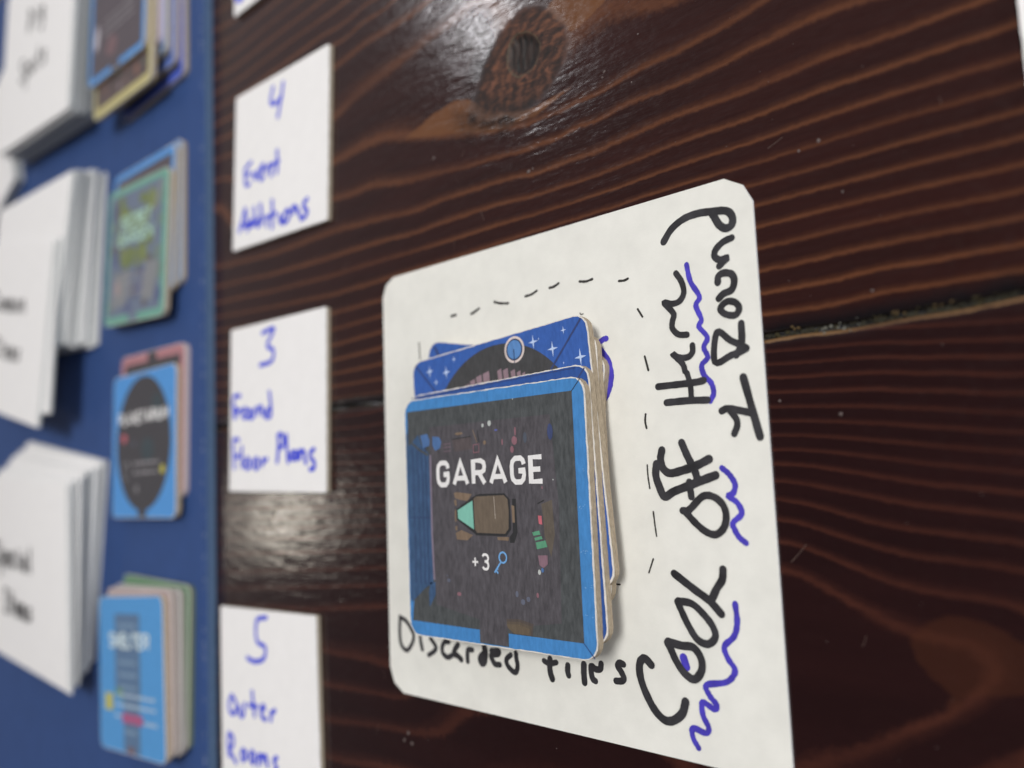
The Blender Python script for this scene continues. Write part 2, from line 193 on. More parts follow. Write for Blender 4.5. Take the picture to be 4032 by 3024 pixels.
GU = [[0,[[32.7,60.8],[50.5,61.5],[61.1,62.6],[68.4,62.8],[77.5,63.8],[83.9,64.8],[86.0,65.5]]],[1,[[32.4,55.0],[47.4,56.0],[60.7,57.4],[72.6,57.3],[81.4,58.1],[89.4,58.8],[96.9,59.1],[101.1,58.8]]],[2,[[32.1,49.2],[49.7,49.3],[65.2,51.0],[78.7,50.6],[90.8,50.9],[101.5,50.9],[108.0,51.1],[117.0,51.1]]],[3,[[31.9,44.8],[49.5,44.8],[69.6,45.8],[82.5,45.7],[94.1,46.7],[104.4,46.5],[113.7,46.4],[121.5,46.1]]],[4,[[31.7,40.8],[54.6,41.1],[73.8,41.6],[86.2,41.7],[97.3,41.8],[107.2,41.9],[116.2,41.7],[121.6,41.4]]],[5,[[31.5,37.7],[49.1,37.8],[64.4,38.0],[81.9,37.6],[91.6,37.6],[100.4,37.9],[109.9,37.5],[121.3,37.3]]],[6,[[80.4,34.1],[89.5,34.1],[100.1,34.0],[109.7,34.2],[121.0,33.9]]],[7,[[81.4,30.3],[92.8,30.3],[99.8,30.2],[109.3,30.2],[120.6,30.1]]],[8,[[82.3,26.6],[92.6,26.7],[102.8,26.6],[114.8,26.3],[120.5,26.3]]],[9,[[82.4,22.9],[94.1,23.1],[105.7,23.1],[120.2,22.6]]],[10,[[82.2,19.2],[95.5,19.5],[108.4,19.4],[119.9,19.2]]],[11,[[81.8,14.9],[95.1,15.0],[108.0,14.8],[119.5,14.8]]],[12,[[81.8,11.7],[91.3,11.2],[101.6,12.1],[110.7,12.0],[119.2,11.9]]],[0,[[-9.2,71.1],[5.8,66.6],[19.4,63.0],[29.8,61.2],[41.3,60.5],[48.4,60.9],[55.2,61.6]]],[1,[[-40.6,63.6],[-32.4,62.2],[-23.4,62.8],[-15.0,60.9],[-1.8,59.3],[10.2,57.6],[21.3,57.0],[33.5,57.6],[44.7,57.8],[55.0,57.8]]],[2,[[-35.7,54.7],[-23.7,53.3],[-7.2,51.8],[7.6,51.7],[16.7,51.2],[29.2,50.9],[40.7,50.6],[51.2,50.3]]],[3,[[-2.3,46.1],[12.0,46.0],[24.9,45.6],[40.4,45.4],[50.9,45.3]]],[4,[[20.5,41.3],[32.7,40.9],[43.8,40.7],[53.9,40.6]]],[-1,[[-40.1,86.0],[-34.9,87.8],[-22.6,90.0],[-11.2,91.7],[-0.5,93.7],[9.4,94.5],[15.5,95.6],[16.9,96.0]]],[-1,[[45.1,76.6],[49.4,77.5],[52.9,78.1],[56.9,77.5]]],[-2,[[-39.8,100.7],[-25.3,102.2],[-12.0,102.1],[-4.4,102.2],[0.8,103.1]]],[-3,[[-39.6,108.8],[-28.1,109.2],[-19.1,109.3],[-13.4,109.4]]],[-4,[[-38.9,110.5],[-29.9,110.8],[-17.9,110.7]]],[-5,[[-80.2,116.9],[-64.3,117.4],[-42.7,117.4],[-32.9,118.1]]],[-6,[[-90.4,121.8],[-72.0,122.3],[-53.1,122.7],[-44.0,123.0]]],[-7,[[-93.0,127.0],[-76.0,127.5],[-56.6,127.7]]],[-8,[[-93.0,132.2],[-80.1,132.5]]],[1,[[-106.5,77.3],[-102.8,76.9]]],[2,[[-106.4,56.7],[-72.5,54.5],[-44.0,54.2],[-19.7,52.4],[-5.0,50.7]]],[3,[[-106.4,51.2],[-72.6,48.3],[-44.1,46.9],[-19.8,46.7],[-5.1,45.7]]],[4,[[-106.3,45.1],[-72.6,43.3],[-44.2,42.3],[-20.0,41.9],[-5.3,41.6]]],[5,[[-106.3,40.8],[-72.7,38.3],[-40.9,36.5],[-20.1,36.9]]],[6,[[-41.0,31.5],[-20.3,31.0]]],[7,[[-41.1,27.0],[-20.4,27.7]]],[8,[[-41.2,23.0],[-20.5,23.5]]],[9,[[-41.3,18.5],[-20.7,19.3]]],[11,[[-41.5,11.5],[-20.9,11.3]]],[12,[[-41.5,8.5],[-21.0,8.3]]]]
GL = [[0,[[81.6,5.1],[91.8,4.5],[105.3,3.3],[117.0,2.3]]],[1,[[81.5,3.2],[89.2,2.7],[98.7,2.2],[107.2,1.2],[118.1,-0.3]]],[2,[[81.6,1.3],[91.6,1.0],[100.7,0.2],[109.0,-0.9],[118.0,-2.0]]],[3,[[81.7,-1.8],[91.3,-2.5],[102.6,-3.6],[112.6,-4.7]]],[4,[[81.8,-3.9],[93.5,-4.8],[102.4,-5.7],[110.5,-6.8],[117.4,-8.0]]],[5,[[81.7,-6.2],[90.9,-7.0],[100.1,-7.9],[108.3,-9.0],[117.3,-10.0]]],[6,[[81.7,-8.8],[90.7,-9.5],[97.6,-10.6],[106.1,-11.8],[111.9,-12.5],[117.0,-13.3]]],[7,[[81.6,-11.0],[90.6,-11.7],[97.4,-12.7],[105.9,-14.3],[116.8,-15.6]]],[8,[[81.6,-13.0],[88.0,-13.7],[95.0,-15.0],[101.5,-16.2],[109.6,-17.3],[116.5,-18.2]]],[9,[[81.6,-16.1],[87.7,-16.9],[94.7,-18.3],[101.2,-19.7],[109.3,-20.9],[116.2,-21.9]]],[10,[[81.7,-19.1],[87.4,-20.3],[93.3,-22.0],[98.8,-23.0]]],[10,[[97.1,-22.9],[102.5,-24.0],[109.6,-24.7],[115.9,-25.3]]],[11,[[81.6,-22.2],[87.5,-23.3],[93.4,-25.1],[99.0,-26.5],[105.4,-27.4],[111.3,-28.0],[115.6,-28.6]]],[12,[[81.6,-26.0],[87.2,-27.5],[93.1,-29.8],[98.6,-31.6],[104.9,-32.7],[110.8,-33.1],[115.1,-33.6]]],[13,[[81.6,-29.7],[85.6,-30.9],[90.4,-33.5],[93.8,-34.9],[97.1,-36.9],[101.3,-38.5],[105.4,-38.9],[109.3,-39.3],[111.1,-40.6],[111.6,-43.4],[108.9,-45.8],[105.5,-49.1],[100.1,-52.2],[94.4,-56.1],[89.6,-57.9],[82.1,-60.6]]],[13.35,[[86.0,-42.2],[90.9,-41.7],[97.6,-44.2],[103.9,-44.0]]],[12.3,[[111.0,-51.6],[105.0,-54.9]]],[12.2,[[96.2,-60.8],[113.9,-47.1]]],[1,[[-94.6,-11.2],[-55.1,-11.9],[-19.5,-12.1]]],[3,[[-94.6,-17.8],[-55.2,-17.8],[-19.7,-17.4]]],[5,[[-94.6,-24.4],[-55.3,-23.7],[-19.8,-22.7]]],[7,[[-94.6,-29.9],[-55.3,-28.6],[-20.0,-27.0]]],[8,[[-94.6,-34.8],[-55.4,-32.7],[-20.1,-31.0]]],[9,[[-92.4,-40.6],[-20.2,-35.7]]],[10,[[-94.6,-45.0],[-20.3,-39.2]]],[11,[[-47.1,-47.0],[-20.5,-43.9]]],[12,[[-47.4,-58.6],[-31.7,-58.5],[-20.3,-60.0]]],[13,[[-47.5,-66.4],[-31.9,-65.5],[-11.1,-64.1]]],[14,[[-46.1,-75.7],[-18.0,-72.6],[-0.7,-71.1]]],[13.45,[[-2.1,-58.4]]]]

# ---------------------------------------------------------------- stained timber table
def tps(levels):
    P = []; V = []
    for lv, pts in levels:
        for i in range(len(pts) - 1):
            a, b = pts[i], pts[i + 1]; k = max(1, int(math.hypot(b[0] - a[0], b[1] - a[1]) / 7))
            for t in range(k): P.append((a[0] + (b[0] - a[0]) * t / k, a[1] + (b[1] - a[1]) * t / k)); V.append(lv)
        P.append(pts[-1]); V.append(lv)
    P = np.array(P) / 100.0; V = np.array(V, float); n = len(P)
    def K(A):
        r2 = ((A[:, None, :] - P[None]) ** 2).sum(-1); return 0.5 * r2 * np.log(r2 + 1e-12)
    M = np.zeros((n + 3, n + 3)); M[:n, :n] = K(P) + np.eye(n) * 3e-3; M[:n, n] = 1; M[:n, n + 1:] = P; M[n, :n] = 1; M[n + 1:, :n] = P.T
    S = np.linalg.solve(M, np.concatenate([V, np.zeros(3)]))
    def f(x, y):
        A = np.stack([x, y], 1) / 100.0; out = np.zeros(len(A))
        for i in range(0, len(A), 8000): a = A[i:i + 8000]; out[i:i + 8000] = K(a) @ S[:n] + S[n] + a @ S[n + 1:]
        return out
    return f
def gapy(x): return 6.2 + 0.019 * x + 0.22 * np.sin(x * 0.11) + 0.12 * np.sin(x * 0.37 + 1)
def radial(poly, c):
    th = np.array([math.atan2(p[1] - c[1], p[0] - c[0]) for p in poly]); r = np.array([math.hypot(p[1] - c[1], p[0] - c[0]) for p in poly])
    o_ = np.argsort(th); th, r = th[o_], r[o_]
    def f(x, y):
        t = np.arctan2(y - c[1], x - c[0]); R_ = np.interp(t, np.concatenate([th - 2 * np.pi, th, th + 2 * np.pi]), np.concatenate([r, r, r])); return np.hypot(x - c[0], y - c[1]) / R_
    return f
KNOT = radial([(12.9, 71.3), (17.5, 67), (24.5, 64.8), (31, 64), (37.6, 66.2), (42, 70.5), (43.5, 76.6), (42, 81), (38.7, 84.9), (31.0, 88.5), (25, 86.5), (20.9, 82.2), (16.6, 76.6)], (30, 76.5))
CORE = radial([(26.0, 79.6), (27.8, 82.6), (33.1, 81.2), (35.6, 77.7), (34.7, 74.7), (29.4, 72.6), (25.9, 76.5)], (30.6, 77.6))
def polydist(poly, x, y):
    n = len(poly); d = np.full(len(x), 1e9); ins = np.zeros(len(x), bool)
    for i in range(n):
        ax, ay = poly[i]; bx, by = poly[(i + 1) % n]; vx, vy = bx - ax, by - ay
        t = np.clip(((x - ax) * vx + (y - ay) * vy) / (vx * vx + vy * vy), 0, 1); d = np.minimum(d, np.hypot(x - ax - t * vx, y - ay - t * vy))
        c = ((ay > y) != (by > y)) & (x < (bx - ax) * (y - ay) / (by - ay + 1e-12) + ax); ins ^= c
    return np.where(ins, d, -d)
WEDGES = [[(-9.3, 70.9), (-1.5, 73.3), (8.4, 74.6), (13.5, 73.0), (19, 69.0), (25, 66.2), (34, 64.5), (44, 65.5), (33.7, 62.6), (23.5, 62.4), (12, 65.2), (5.7, 67.1)],
          [(36, 84.5), (40.6, 80.7), (44.2, 76.9), (48.6, 78.0), (54.4, 80.5), (57, 83.5), (50, 86.1), (42.4, 87.1)]]
BLOB = [[(100, -38), (106, -35.5), (111, -36), (116, -39), (117.5, -43), (113, -45.5), (108, -46), (104, -50), (105, -46), (101, -43)]]

def wood_mat(name, dark, dark2, streak, tan, knotted):
    m = bpy.data.materials.new(name); m.use_nodes = True; n = m.node_tree.nodes; l = m.node_tree.links; b = n['Principled BSDF']
    def N(t, **k):
        q = n.new(t)
        for a, v in k.items(): setattr(q, a, v)
        return q
    def math_(op, a, c=None, clamp=False):
        q = N('ShaderNodeMath', operation=op, use_clamp=clamp)
        for i, v in enumerate((a, c)):
            if v is None: continue
            if isinstance(v, (int, float)): q.inputs[i].default_value = v
            else: l.new(v, q.inputs[i])
        return q.outputs[0]
    def noise(sc, det, vec, rough=0.6, dist=0.0):
        q = N('ShaderNodeTexNoise'); q.inputs['Scale'].default_value = sc; q.inputs['Detail'].default_value = det; q.inputs['Roughness'].default_value = rough
        q.inputs['Distortion'].default_value = dist; l.new(vec, q.inputs['Vector']); return q.outputs['Fac']
    def ramp(fac, st, interp='LINEAR'):
        q = N('ShaderNodeValToRGB'); cr = q.color_ramp; cr.interpolation = interp
        while len(cr.elements) < len(st): cr.elements.new(0.5)
        for e, (p, c) in zip(cr.elements, st): e.position = p; e.color = (tuple(c) + (1,)) if len(c) == 3 else c
        l.new(fac, q.inputs[0]); return q.outputs[0]
    def mix(f, a, c):
        q = N('ShaderNodeMix', data_type='RGBA')
        if isinstance(f, (int, float)): q.inputs[0].default_value = f
        else: l.new(f, q.inputs[0])
        for i, v in ((6, a), (7, c)):
            if isinstance(v, tuple): q.inputs[i].default_value = v + (1,)
            else: l.new(v, q.inputs[i])
        return q.outputs[2]
    def attr(nm): q = N('ShaderNodeAttribute', attribute_name=nm); return q.outputs['Fac']
    g3 = lambda v: (v, v, v)
    pos = N('ShaderNodeTexCoord').outputs['Object']
    mp = N('ShaderNodeMapping'); mp.inputs['Scale'].default_value = (0.22, 1.6, 1.0); l.new(pos, mp.inputs['Vector']); along = mp.outputs[0]
    mp2 = N('ShaderNodeMapping'); mp2.inputs['Scale'].default_value = (0.5, 9, 1.0); l.new(pos, mp2.inputs['Vector']); fibre = mp2.outputs[0]
    wob = math_('MULTIPLY', math_('SUBTRACT', noise(1.2, 3, along), 0.5), 0.10)
    jag = math_('MULTIPLY', math_('SUBTRACT', noise(6.0, 4, pos), 0.5), 0.17)
    fr = math_('FRACT', math_('ADD', math_('ADD', attr('grain'), 20.0), math_('ADD', wob, jag)))
    st = ramp(fr, [(0.0, g3(1.0)), (0.04, g3(.7)), (0.11, g3(0.05)), (0.16, g3(0.0)), (0.68, g3(0.0)), (0.86, g3(.30)), (0.95, g3(.85)), (1.0, g3(1.0))])
    lvl = noise(0.5, 2, along); stv = math_('MULTIPLY', st, math_('ADD', math_('MULTIPLY', lvl, 1.3), 0.25), True)
    fib = noise(5, 4, fibre, 0.7)
    pores = noise(11, 3, fibre, 0.6)
    stv = math_('MULTIPLY', stv, math_('ADD', math_('MULTIPLY', fib, 0.9), 0.5), True)
    base = mix(noise(1.1, 4, along, 0.6), dark, dark2)
    base = mix(math_('MULTIPLY', ramp(fib, [(0.35, g3(0)), (0.75, g3(1))]), 0.6), base, dark)
    col = mix(stv, base, streak)
    col = mix(math_('MULTIPLY', ramp(pores, [(0.60, g3(0)), (0.68, g3(1))]), 0.45), col, dark)
    col = mix(math_('MULTIPLY', ramp(noise(0.8, 3, along), [(0.45, g3(0)), (0.7, g3(1))]), 0.35), col, dark2)
    wd = math_('ADD', attr('wedge'), math_('MULTIPLY', math_('SUBTRACT', noise(4, 4, along), 0.5), 2.2))
    wm = ramp(math_('ADD', math_('MULTIPLY', wd, 0.35), 0.5), [(0.42, g3(0)), (0.62, g3(1))])
    wcol = mix(noise(6, 3, fibre), tan, streak)
    col = mix(math_('MULTIPLY', wm, 0.9 if knotted else 0.4), col, wcol)
    height = math_('ADD', math_('MULTIPLY', noise(6.5, 5, pos, 0.6), 0.6), math_('MULTIPLY', fib, 0.25))
    if knotted:
        k = math_('ADD', attr('knot'), math_('MULTIPLY', math_('SUBTRACT', noise(1.7, 6, pos, 0.7), 0.5), 0.42))
        swirl = N('ShaderNodeTexWave', wave_type='RINGS', rings_direction='SPHERICAL'); mk = N('ShaderNodeMapping'); mk.inputs['Location'].default_value = (-3.0, -7.65, 0); mk.inputs['Scale'].default_value = (1, 1.15, 0)
        l.new(pos, mk.inputs['Vector']); l.new(mk.outputs[0], swirl.inputs['Vector']); swirl.inputs['Scale'].default_value = 1.1; swirl.inputs['Distortion'].default_value = 7; swirl.inputs['Detail'].default_value = 4; swirl.inputs['Detail Scale'].default_value = 1.6
        mkn = N('ShaderNodeMapping'); mkn.inputs['Rotation'].default_value = (0, 0, -0.55); mkn.inputs['Scale'].default_value = (0.8, 2.4, 1); l.new(pos, mkn.inputs['Vector']); fine = noise(2.2, 6, mkn.outputs[0], 0.72, 1.2); sw2 = math_('ADD', math_('MULTIPLY', fine, 0.90), math_('MULTIPLY', swirl.outputs['Fac'], 0.10))
        kc = ramp(sw2, [(0.36, lin((30, 21, 19))), (0.50, lin((60, 38, 31))), (0.64, lin((108, 68, 48)))])
        kc = mix(ramp(noise(5, 4, pos), [(0.55, g3(0)), (0.75, g3(1))]), kc, lin((112, 72, 56)))
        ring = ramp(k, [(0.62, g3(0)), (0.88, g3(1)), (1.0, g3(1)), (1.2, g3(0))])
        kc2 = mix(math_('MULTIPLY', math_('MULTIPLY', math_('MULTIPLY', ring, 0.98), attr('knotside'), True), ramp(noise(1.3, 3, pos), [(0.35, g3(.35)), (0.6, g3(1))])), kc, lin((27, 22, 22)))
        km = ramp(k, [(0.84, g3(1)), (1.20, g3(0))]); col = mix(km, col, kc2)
        dark_fan = math_('MULTIPLY', math_('MULTIPLY', ramp(k, [(0.9, g3(0)), (1.0, g3(1)), (1.0, g3(1)), (1.0, g3(1))]), math_('MULTIPLY', ramp(math_('SUBTRACT', k, 0.9), [(0.1, g3(1)), (0.6, g3(0))]), attr('knotside'))), ramp(noise(0.9, 3, pos), [(0.42, g3(0)), (0.6, g3(.8))])); col = mix(dark_fan, col, lin((24, 17, 17)))  # darker wood tone fanning out past the knot ring
        halo = ramp(k, [(1.02, g3(0)), (1.07, g3(1)), (1.11, g3(0))]); col = mix(math_('MULTIPLY', halo, 0.45), col, streak)
        c = math_('ADD', attr('core'), math_('MULTIPLY', math_('SUBTRACT', noise(6, 3, pos), 0.5), 0.3))
        mpc = N('ShaderNodeMapping'); mpc.inputs['Scale'].default_value = (9, 1.6, 1); mpc.inputs['Rotation'].default_value = (0, 0, -0.25); l.new(pos, mpc.inputs['Vector'])
        cc = ramp(noise(1.8, 4, mpc.outputs[0], 0.6), [(0.4, lin((20, 17, 17))), (0.58, lin((46, 32, 28))), (0.80, lin((40, 32, 28)))])
        rim = ramp(c, [(0.9, g3(0)), (1.0, g3(1)), (1.16, g3(0))]); col = mix(math_('MULTIPLY', rim, 0.7), col, lin((100, 92, 72)))
        col = mix(ramp(c, [(0.8, g3(1)), (1.05, g3(0))]), col, cc)
        height = math_('ADD', height, math_('MULTIPLY', math_('MULTIPLY', swirl.outputs['Fac'], km), 0.12))
    e = math_('ADD', attr('rim'), math_('MULTIPLY', math_('SUBTRACT', noise(2.4, 5, pos, 0.7), 0.5), 1.2 if not knotted else 2.6))
    if knotted: col = mix(ramp(math_('MULTIPLY', e, 0.25), [(0.05, g3(1)), (0.75, g3(0))]), col, lin((22, 21, 24)))
    else:
        worn = ramp(noise(0.35, 2, pos), [(0.42, g3(0.1)), (0.6, g3(1))])
        col = mix(math_('MULTIPLY', math_('MULTIPLY', ramp(e, [(0.55, g3(1)), (0.8, g3(0))]), worn), 0.85), col, lin((126, 96, 66)))
    l.new(col, b.inputs['Base Color'])
    bp = N('ShaderNodeBump'); bp.inputs['Strength'].default_value = 0.10; bp.inputs['Distance'].default_value = 0.02; l.new(height, bp.inputs['Height'])
    bp2 = N('ShaderNodeBump'); bp2.inputs['Strength'].default_value = 0.8; bp2.inputs['Distance'].default_value = 0.013; mv = N('ShaderNodeMapping'); mv.inputs['Scale'].default_value = (1.7, 6.0, 1); l.new(pos, mv.inputs['Vector']); l.new(noise(1.0, 3, mv.outputs[0], .5), bp2.inputs['Height']); l.new(bp.outputs[0], bp2.inputs['Normal'])
    l.new(bp2.outputs[0], b.inputs['Normal'])
    rgh = ramp(noise(6.5, 4, pos, 0.7), [(0.36, g3(0.10)), (0.66, g3(0.20))])
    if knotted: rgh = mix(km, rgh, g3(0.6))
    l.new(rgh, b.inputs['Roughness'])
    b.inputs['Specular IOR Level'].default_value = 0.42
    return m
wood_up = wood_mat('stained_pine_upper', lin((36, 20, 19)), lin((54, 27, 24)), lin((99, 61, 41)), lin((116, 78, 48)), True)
wood_lo = wood_mat('stained_pine_lower', lin((30, 16, 17)), lin((42, 22, 22)), lin((72, 40, 32)), lin((70, 40, 22)), False)

table = empty('wooden_table', 20, 0, -25)
meta(table, 'dark brown stained plank table top with a knot and a gap, lying under everything', 'table')
def plank(xs, tvals, side, field, m, zt=0.0, wedges=(), knotted=False, ylim=None):
    """side +1: plank above the gap, -1: below; tvals are distances from the gap edge"""
    X, T = np.meshgrid(xs, tvals); nx, ntv = len(xs), len(tvals)
    off = 0.55 if side > 0 else 0.30
    Y = gapy(X) + side * (off + T) if ylim is None else ylim + side * T
    Z = np.full_like(X, zt); Z -= 0.9 * np.exp(-np.maximum(T, 0) / 0.35)
    x, y, z = X.ravel(), Y.ravel(), Z.ravel()
    kn = KNOT(x, y); co = CORE(x, y)
    if knotted:
        z = z - np.clip((1.0 - co) * 3, 0, 1) * (0.7 + 0.16 * np.sin(x * 3.1 + 0.6 * np.sin(y * 1.4)) )
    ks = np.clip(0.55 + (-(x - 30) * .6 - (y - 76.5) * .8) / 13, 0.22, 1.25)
    grain = field(x, y) if field else y * 0.16
    wd = np.full(len(x), -6.0)
    for w_ in wedges: wd = np.maximum(wd, polydist(w_, x, y))
    v = np.stack([x - 20, y, z + 25], 1) * MM
    # skirt: bottom ring
    idx = np.arange(nx * ntv).reshape(ntv, nx)
    q = np.stack([idx[:-1, :-1], idx[:-1, 1:], idx[1:, 1:], idx[1:, :-1]], -1).reshape(-1, 4)
    if side < 0: q = q[:, ::-1]
    faces = q.tolist(); ring = list(idx[0, :]) + list(idx[1:, -1]) + list(idx[-1, :-1][::-1]) + list(idx[1:-1, 0][::-1])
    if side < 0: ring = ring[::-1]
    vb = v[ring].copy(); vb[:, 2] = 0; b0 = len(v); v = np.concatenate([v, vb]); k = len(ring)
    for i in range(k): j = (i + 1) % k; faces.append([ring[i], b0 + i, b0 + j, ring[j]])
    me = bpy.data.meshes.new('plank'); me.from_pydata(v.tolist(), [], faces); me.materials.append(m)
    me.polygons.foreach_set('use_smooth', [True] * len(q) + [False] * k)
    for nm, arr in (('grain', grain), ('knot', kn), ('core', co), ('wedge', wd), ('knotside', ks), ('rim', T.ravel())):
        a = me.attributes.new(nm, 'FLOAT', 'POINT'); a.data.foreach_set('value', np.concatenate([arr, arr[ring]]).astype(np.float32))
    me.update(); return link(bpy.data.objects.new('plank', me), table)
GU[:] = GU + [[16, [[-420, 12], [-300, 16], [-200, 10]]], [-14, [[-420, 190], [-300, 186], [-200, 190]]], [-12, [[200, 175], [260, 170]]], [13, [[170, 14], [240, 16]]]]
fu, fl = tps(GU), tps(GL + [[1, [[-420, 0], [-250, -2]]], [20, [[-420, -150], [-250, -140], [-100, -135]]], [22, [[40, -150], [160, -145]]], [3, [[200, -5], [250, -6]]]])
xs = np.unique(np.round(np.concatenate([np.arange(-420, -120, 6), np.arange(-120, 135, 1.6), np.arange(135, 262, 6), np.arange(8, 60, 0.5)]), 3))
tu = np.unique(np.round(np.concatenate([[0, .15, .35, .7, 1.1], np.arange(1.6, 140, 1.6), np.arange(140, 196, 5), np.arange(54, 84, 0.5)]), 3))
tl_ = np.unique(np.round(np.concatenate([[0, .15, .35, .7, 1.1], np.arange(1.6, 100, 1.6), np.arange(100, 150, 5)]), 3))
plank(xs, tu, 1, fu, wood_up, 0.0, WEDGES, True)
plank(xs, tl_, -1, fl, wood_lo, -0.15, BLOB)
plank(np.arange(-420, 262, 12.0), np.array([0, .2, .6, 2, 20, 60, 110]), 1, None, wood_lo, -0.1, ylim=204)
plank(np.arange(-420, 262, 12.0), np.array([0, .2, .6, 2, 20, 60, 110]), -1, None, wood_up, -0.1, ylim=-144)

# grit caught in the gap and dried specks on the varnish
grit_m = [mat('grit_tan', (84, 68, 42), .8, .3, .3), mat('grit_pale', (112, 112, 104), .7, .4, .3), mat('grit_dark', (46, 44, 34), .8, .3, .3), mat('grit_olive', (56, 50, 30), .8, .3, .3)]
speck_m = mat('dried_speck', (92, 80, 78), .6, .4, .2)
scratch_m = mat('hairline_scratch', (96, 78, 72), .5, .4, .3)
def crumb(mb, x, y, z, r, m, flat=0.6):
    b = len(mb.v); a0 = random.random() * 6; n = 6
    for zz, k in ((0, 1.0), (r * flat * .7, .75)):
        for i in range(n):
            a = a0 + i * 2 * math.pi / n; rr = r * k * random.uniform(.65, 1.25); mb.v.append((x + rr * math.cos(a), y + rr * math.sin(a), z + zz))
    mb.v.append((x, y, z + r * flat))
    for i in range(n):
        j = (i + 1) % n; mb.f += [[b + i, b + j, b + n + j, b + n + i], [b + n + i, b + n + j, b + 2 * n]]; mb.m += [mb.mi(m)] * 2
mb = MB()
for x in np.arange(-60, 130, 0.32):
    dens = 1.0 if 80 < x < 118 else 0.35
    if random.random() < dens: y = float(gapy(x)) + random.uniform(-.5, .6); crumb(mb, x, y, -1.2, random.uniform(.2, .5), random.choice([grit_m[2], grit_m[2], grit_m[2], grit_m[3]]))
for (x, y, r, k, n_) in [(87, .35, .5, 0, 3), (91, -.1, .35, 1, 4), (94, -.2, .35, 1, 4), (96, .2, .3, 1, 3), (99.5, .4, .3, 3, 5), (103, .6, .4, 0, 5), (106, .8, .35, 3, 4), (108.5, .9, .45, 0, 5), (110.5, 1.6, .4, 3, 6), (113, .8, .3, 3, 3)]:
    for i in range(n_): xx = x + random.gauss(0, 1.0); crumb(mb, xx, float(gapy(xx)) + y + random.gauss(0, .35), -0.35, r * random.uniform(.4, .8), grit_m[k])
meta(mb.build('grit'), 'tan and grey grit caught in the gap between the table planks', None, None, 'stuff')
mb = MB()
for x, y, r in [(0.8, 62.7, .45), (30.8, 50.9, .45), (32, 51.2, .25), (51.8, 65.5, .35), (51.2, 64.5, .25), (92.9, 38.3, .35), (89.5, 37.6, .25), (83.2, -3, .25), (92.9, -5.9, .3), (99.2, 12.5, .25), (-14.7, -74.6, .5), (-12.1, -74.9, .5), (-13.3, -72.8, .5), (96, 29, .25), (60, 70, .2), (45, 56, .2), (58, 61, .2)]:
    crumb(mb, x, y, 0.0, r, speck_m, .3)
for i in range(170):
    x, y = random.uniform(-40, 120), random.uniform(-95, 110)
    if abs(y - 7) < 4: continue
    crumb(mb, x, y, -0.14 if y < 6 else 0.0, random.uniform(.05, .12), speck_m, .25)
for i in range(46):
    x, y = random.uniform(-45, 120), random.uniform(-95, 105)
    if abs(y - 7) < 8: continue
    a = random.gauss(1.3, .5); L_ = random.uniform(.8, 4); mb.stroke([(x, y), (x + L_ * .5 * math.cos(a) + .1, y + L_ * .5 * math.sin(a)), (x + L_ * math.cos(a), y + L_ * math.sin(a))], random.uniform(.05, .1), -.12 if y < 6 else .03, scratch_m, True, False)
meta(mb.build('dried_specks'), 'tiny pale dried specks scattered on the dark varnished planks', None, None, 'stuff')

# ---------------------------------------------------------------- blue game board under the card piles
blue_top = mat('blue_board_paper', (50, 76, 128), 0.68, 0.30, 0.07, 1.2, 0.25, 30)
blue_edge = mat('blue_board_edge', (84, 108, 140), 0.6, 0.3, 0.12, 6, 0.4, 30)
worn_m = mat('worn_white_flecks', (150, 160, 178), 0.8, 0.2, 0.2)
gb = empty('game_board', -106.5, 20, 0, 1.15)
meta(gb, 'flat dark blue game board under the tile stacks and white card piles', 'board')
mb = MB(); mb.prism([(-330, -230), (-0.35, -230), (-0.35, 240), (-330, 240)], 0.02, 2.55, blue_edge, blue_edge)
mb.prism([(-329.6, -229.6), (-1.0, -229.6), (-1.0, 239.6), (-329.6, 239.6)], 2.55, 3.0, blue_top, blue_top, False); mb.build('board_panel', gb)
mb = MB()
for i in range(95):
    y = random.uniform(-140, 150); xx = random.gauss(-2.6, 0.5)
    if xx > -1.3: continue
    a = random.uniform(.1, .38); mb.poly([(xx - a, y - a), (xx + a * .6, y - a * 1.4), (xx + a, y + a), (xx - a * .5, y + a * 1.8)], 3.03, worn_m)
ob = mb.build('worn_flecks', gb); ob['kind'] = 'stuff'

# ---------------------------------------------------------------- handwritten cardboard pieces
def strokes(parent, name, L, m, z, wid=None, wob=0.0, caps=True):
    for k, it in enumerate(L):
        mb = MB()
        w_, pts = (it if wid is None else (wid, it)); mb.stroke(pts, w_ * 1.15, z + 0.004 * k, m, len(pts) > 2, caps, wob); mb.build(name, parent)
dc = empty('discard_card', 31.06, -13.61, 0, 0.04)
meta(dc, 'large white card with clipped corners and black marker writing under the garage tile stack', 'card')
def shift(L, dx, dy): return [[w_, [[p[0] - dx, p[1] - dy] for p in pts]] for w_, pts in L]
h = 50.1
outl = [(h, h - 5.2), (h - 1.6, h - 2.0), (h - 5.0, h), (-h + 4.2, h), (-h + 1.3, h - 1.6), (-h, h - 4.6), (-h, -h + 5.6), (-h + 1.5, -h + 2.0), (-h + 4.8, -h), (h - 2.6, -h), (h - .8, -h + .8), (h, -h + 2.6)]
mb = MB(); mb.prism(outl, 0.0, 0.43, mat('bright_cut_edge', (235, 236, 238), .7, .2, .03), paper); mb.build('card_sheet', dc)
strokes(dc, 'pen_stroke', shift(BIG, 31.06, -13.61), ink_black, 0.46, wob=0.10)
strokes(dc, 'title_stroke', shift(DISC, 31.06, -13.61), ink_black, 0.46, wob=0.08)
strokes(dc, 'blue_squiggle', shift(BLUE, 31.06, -13.61), ink_blue, 0.47, wob=0.22)
strokes(dc, 'dash', shift(DASH, 31.06, -13.61), mat('thin_pen_ink', (58, 56, 54), .6, .2, .1), 0.46, wob=0.3)

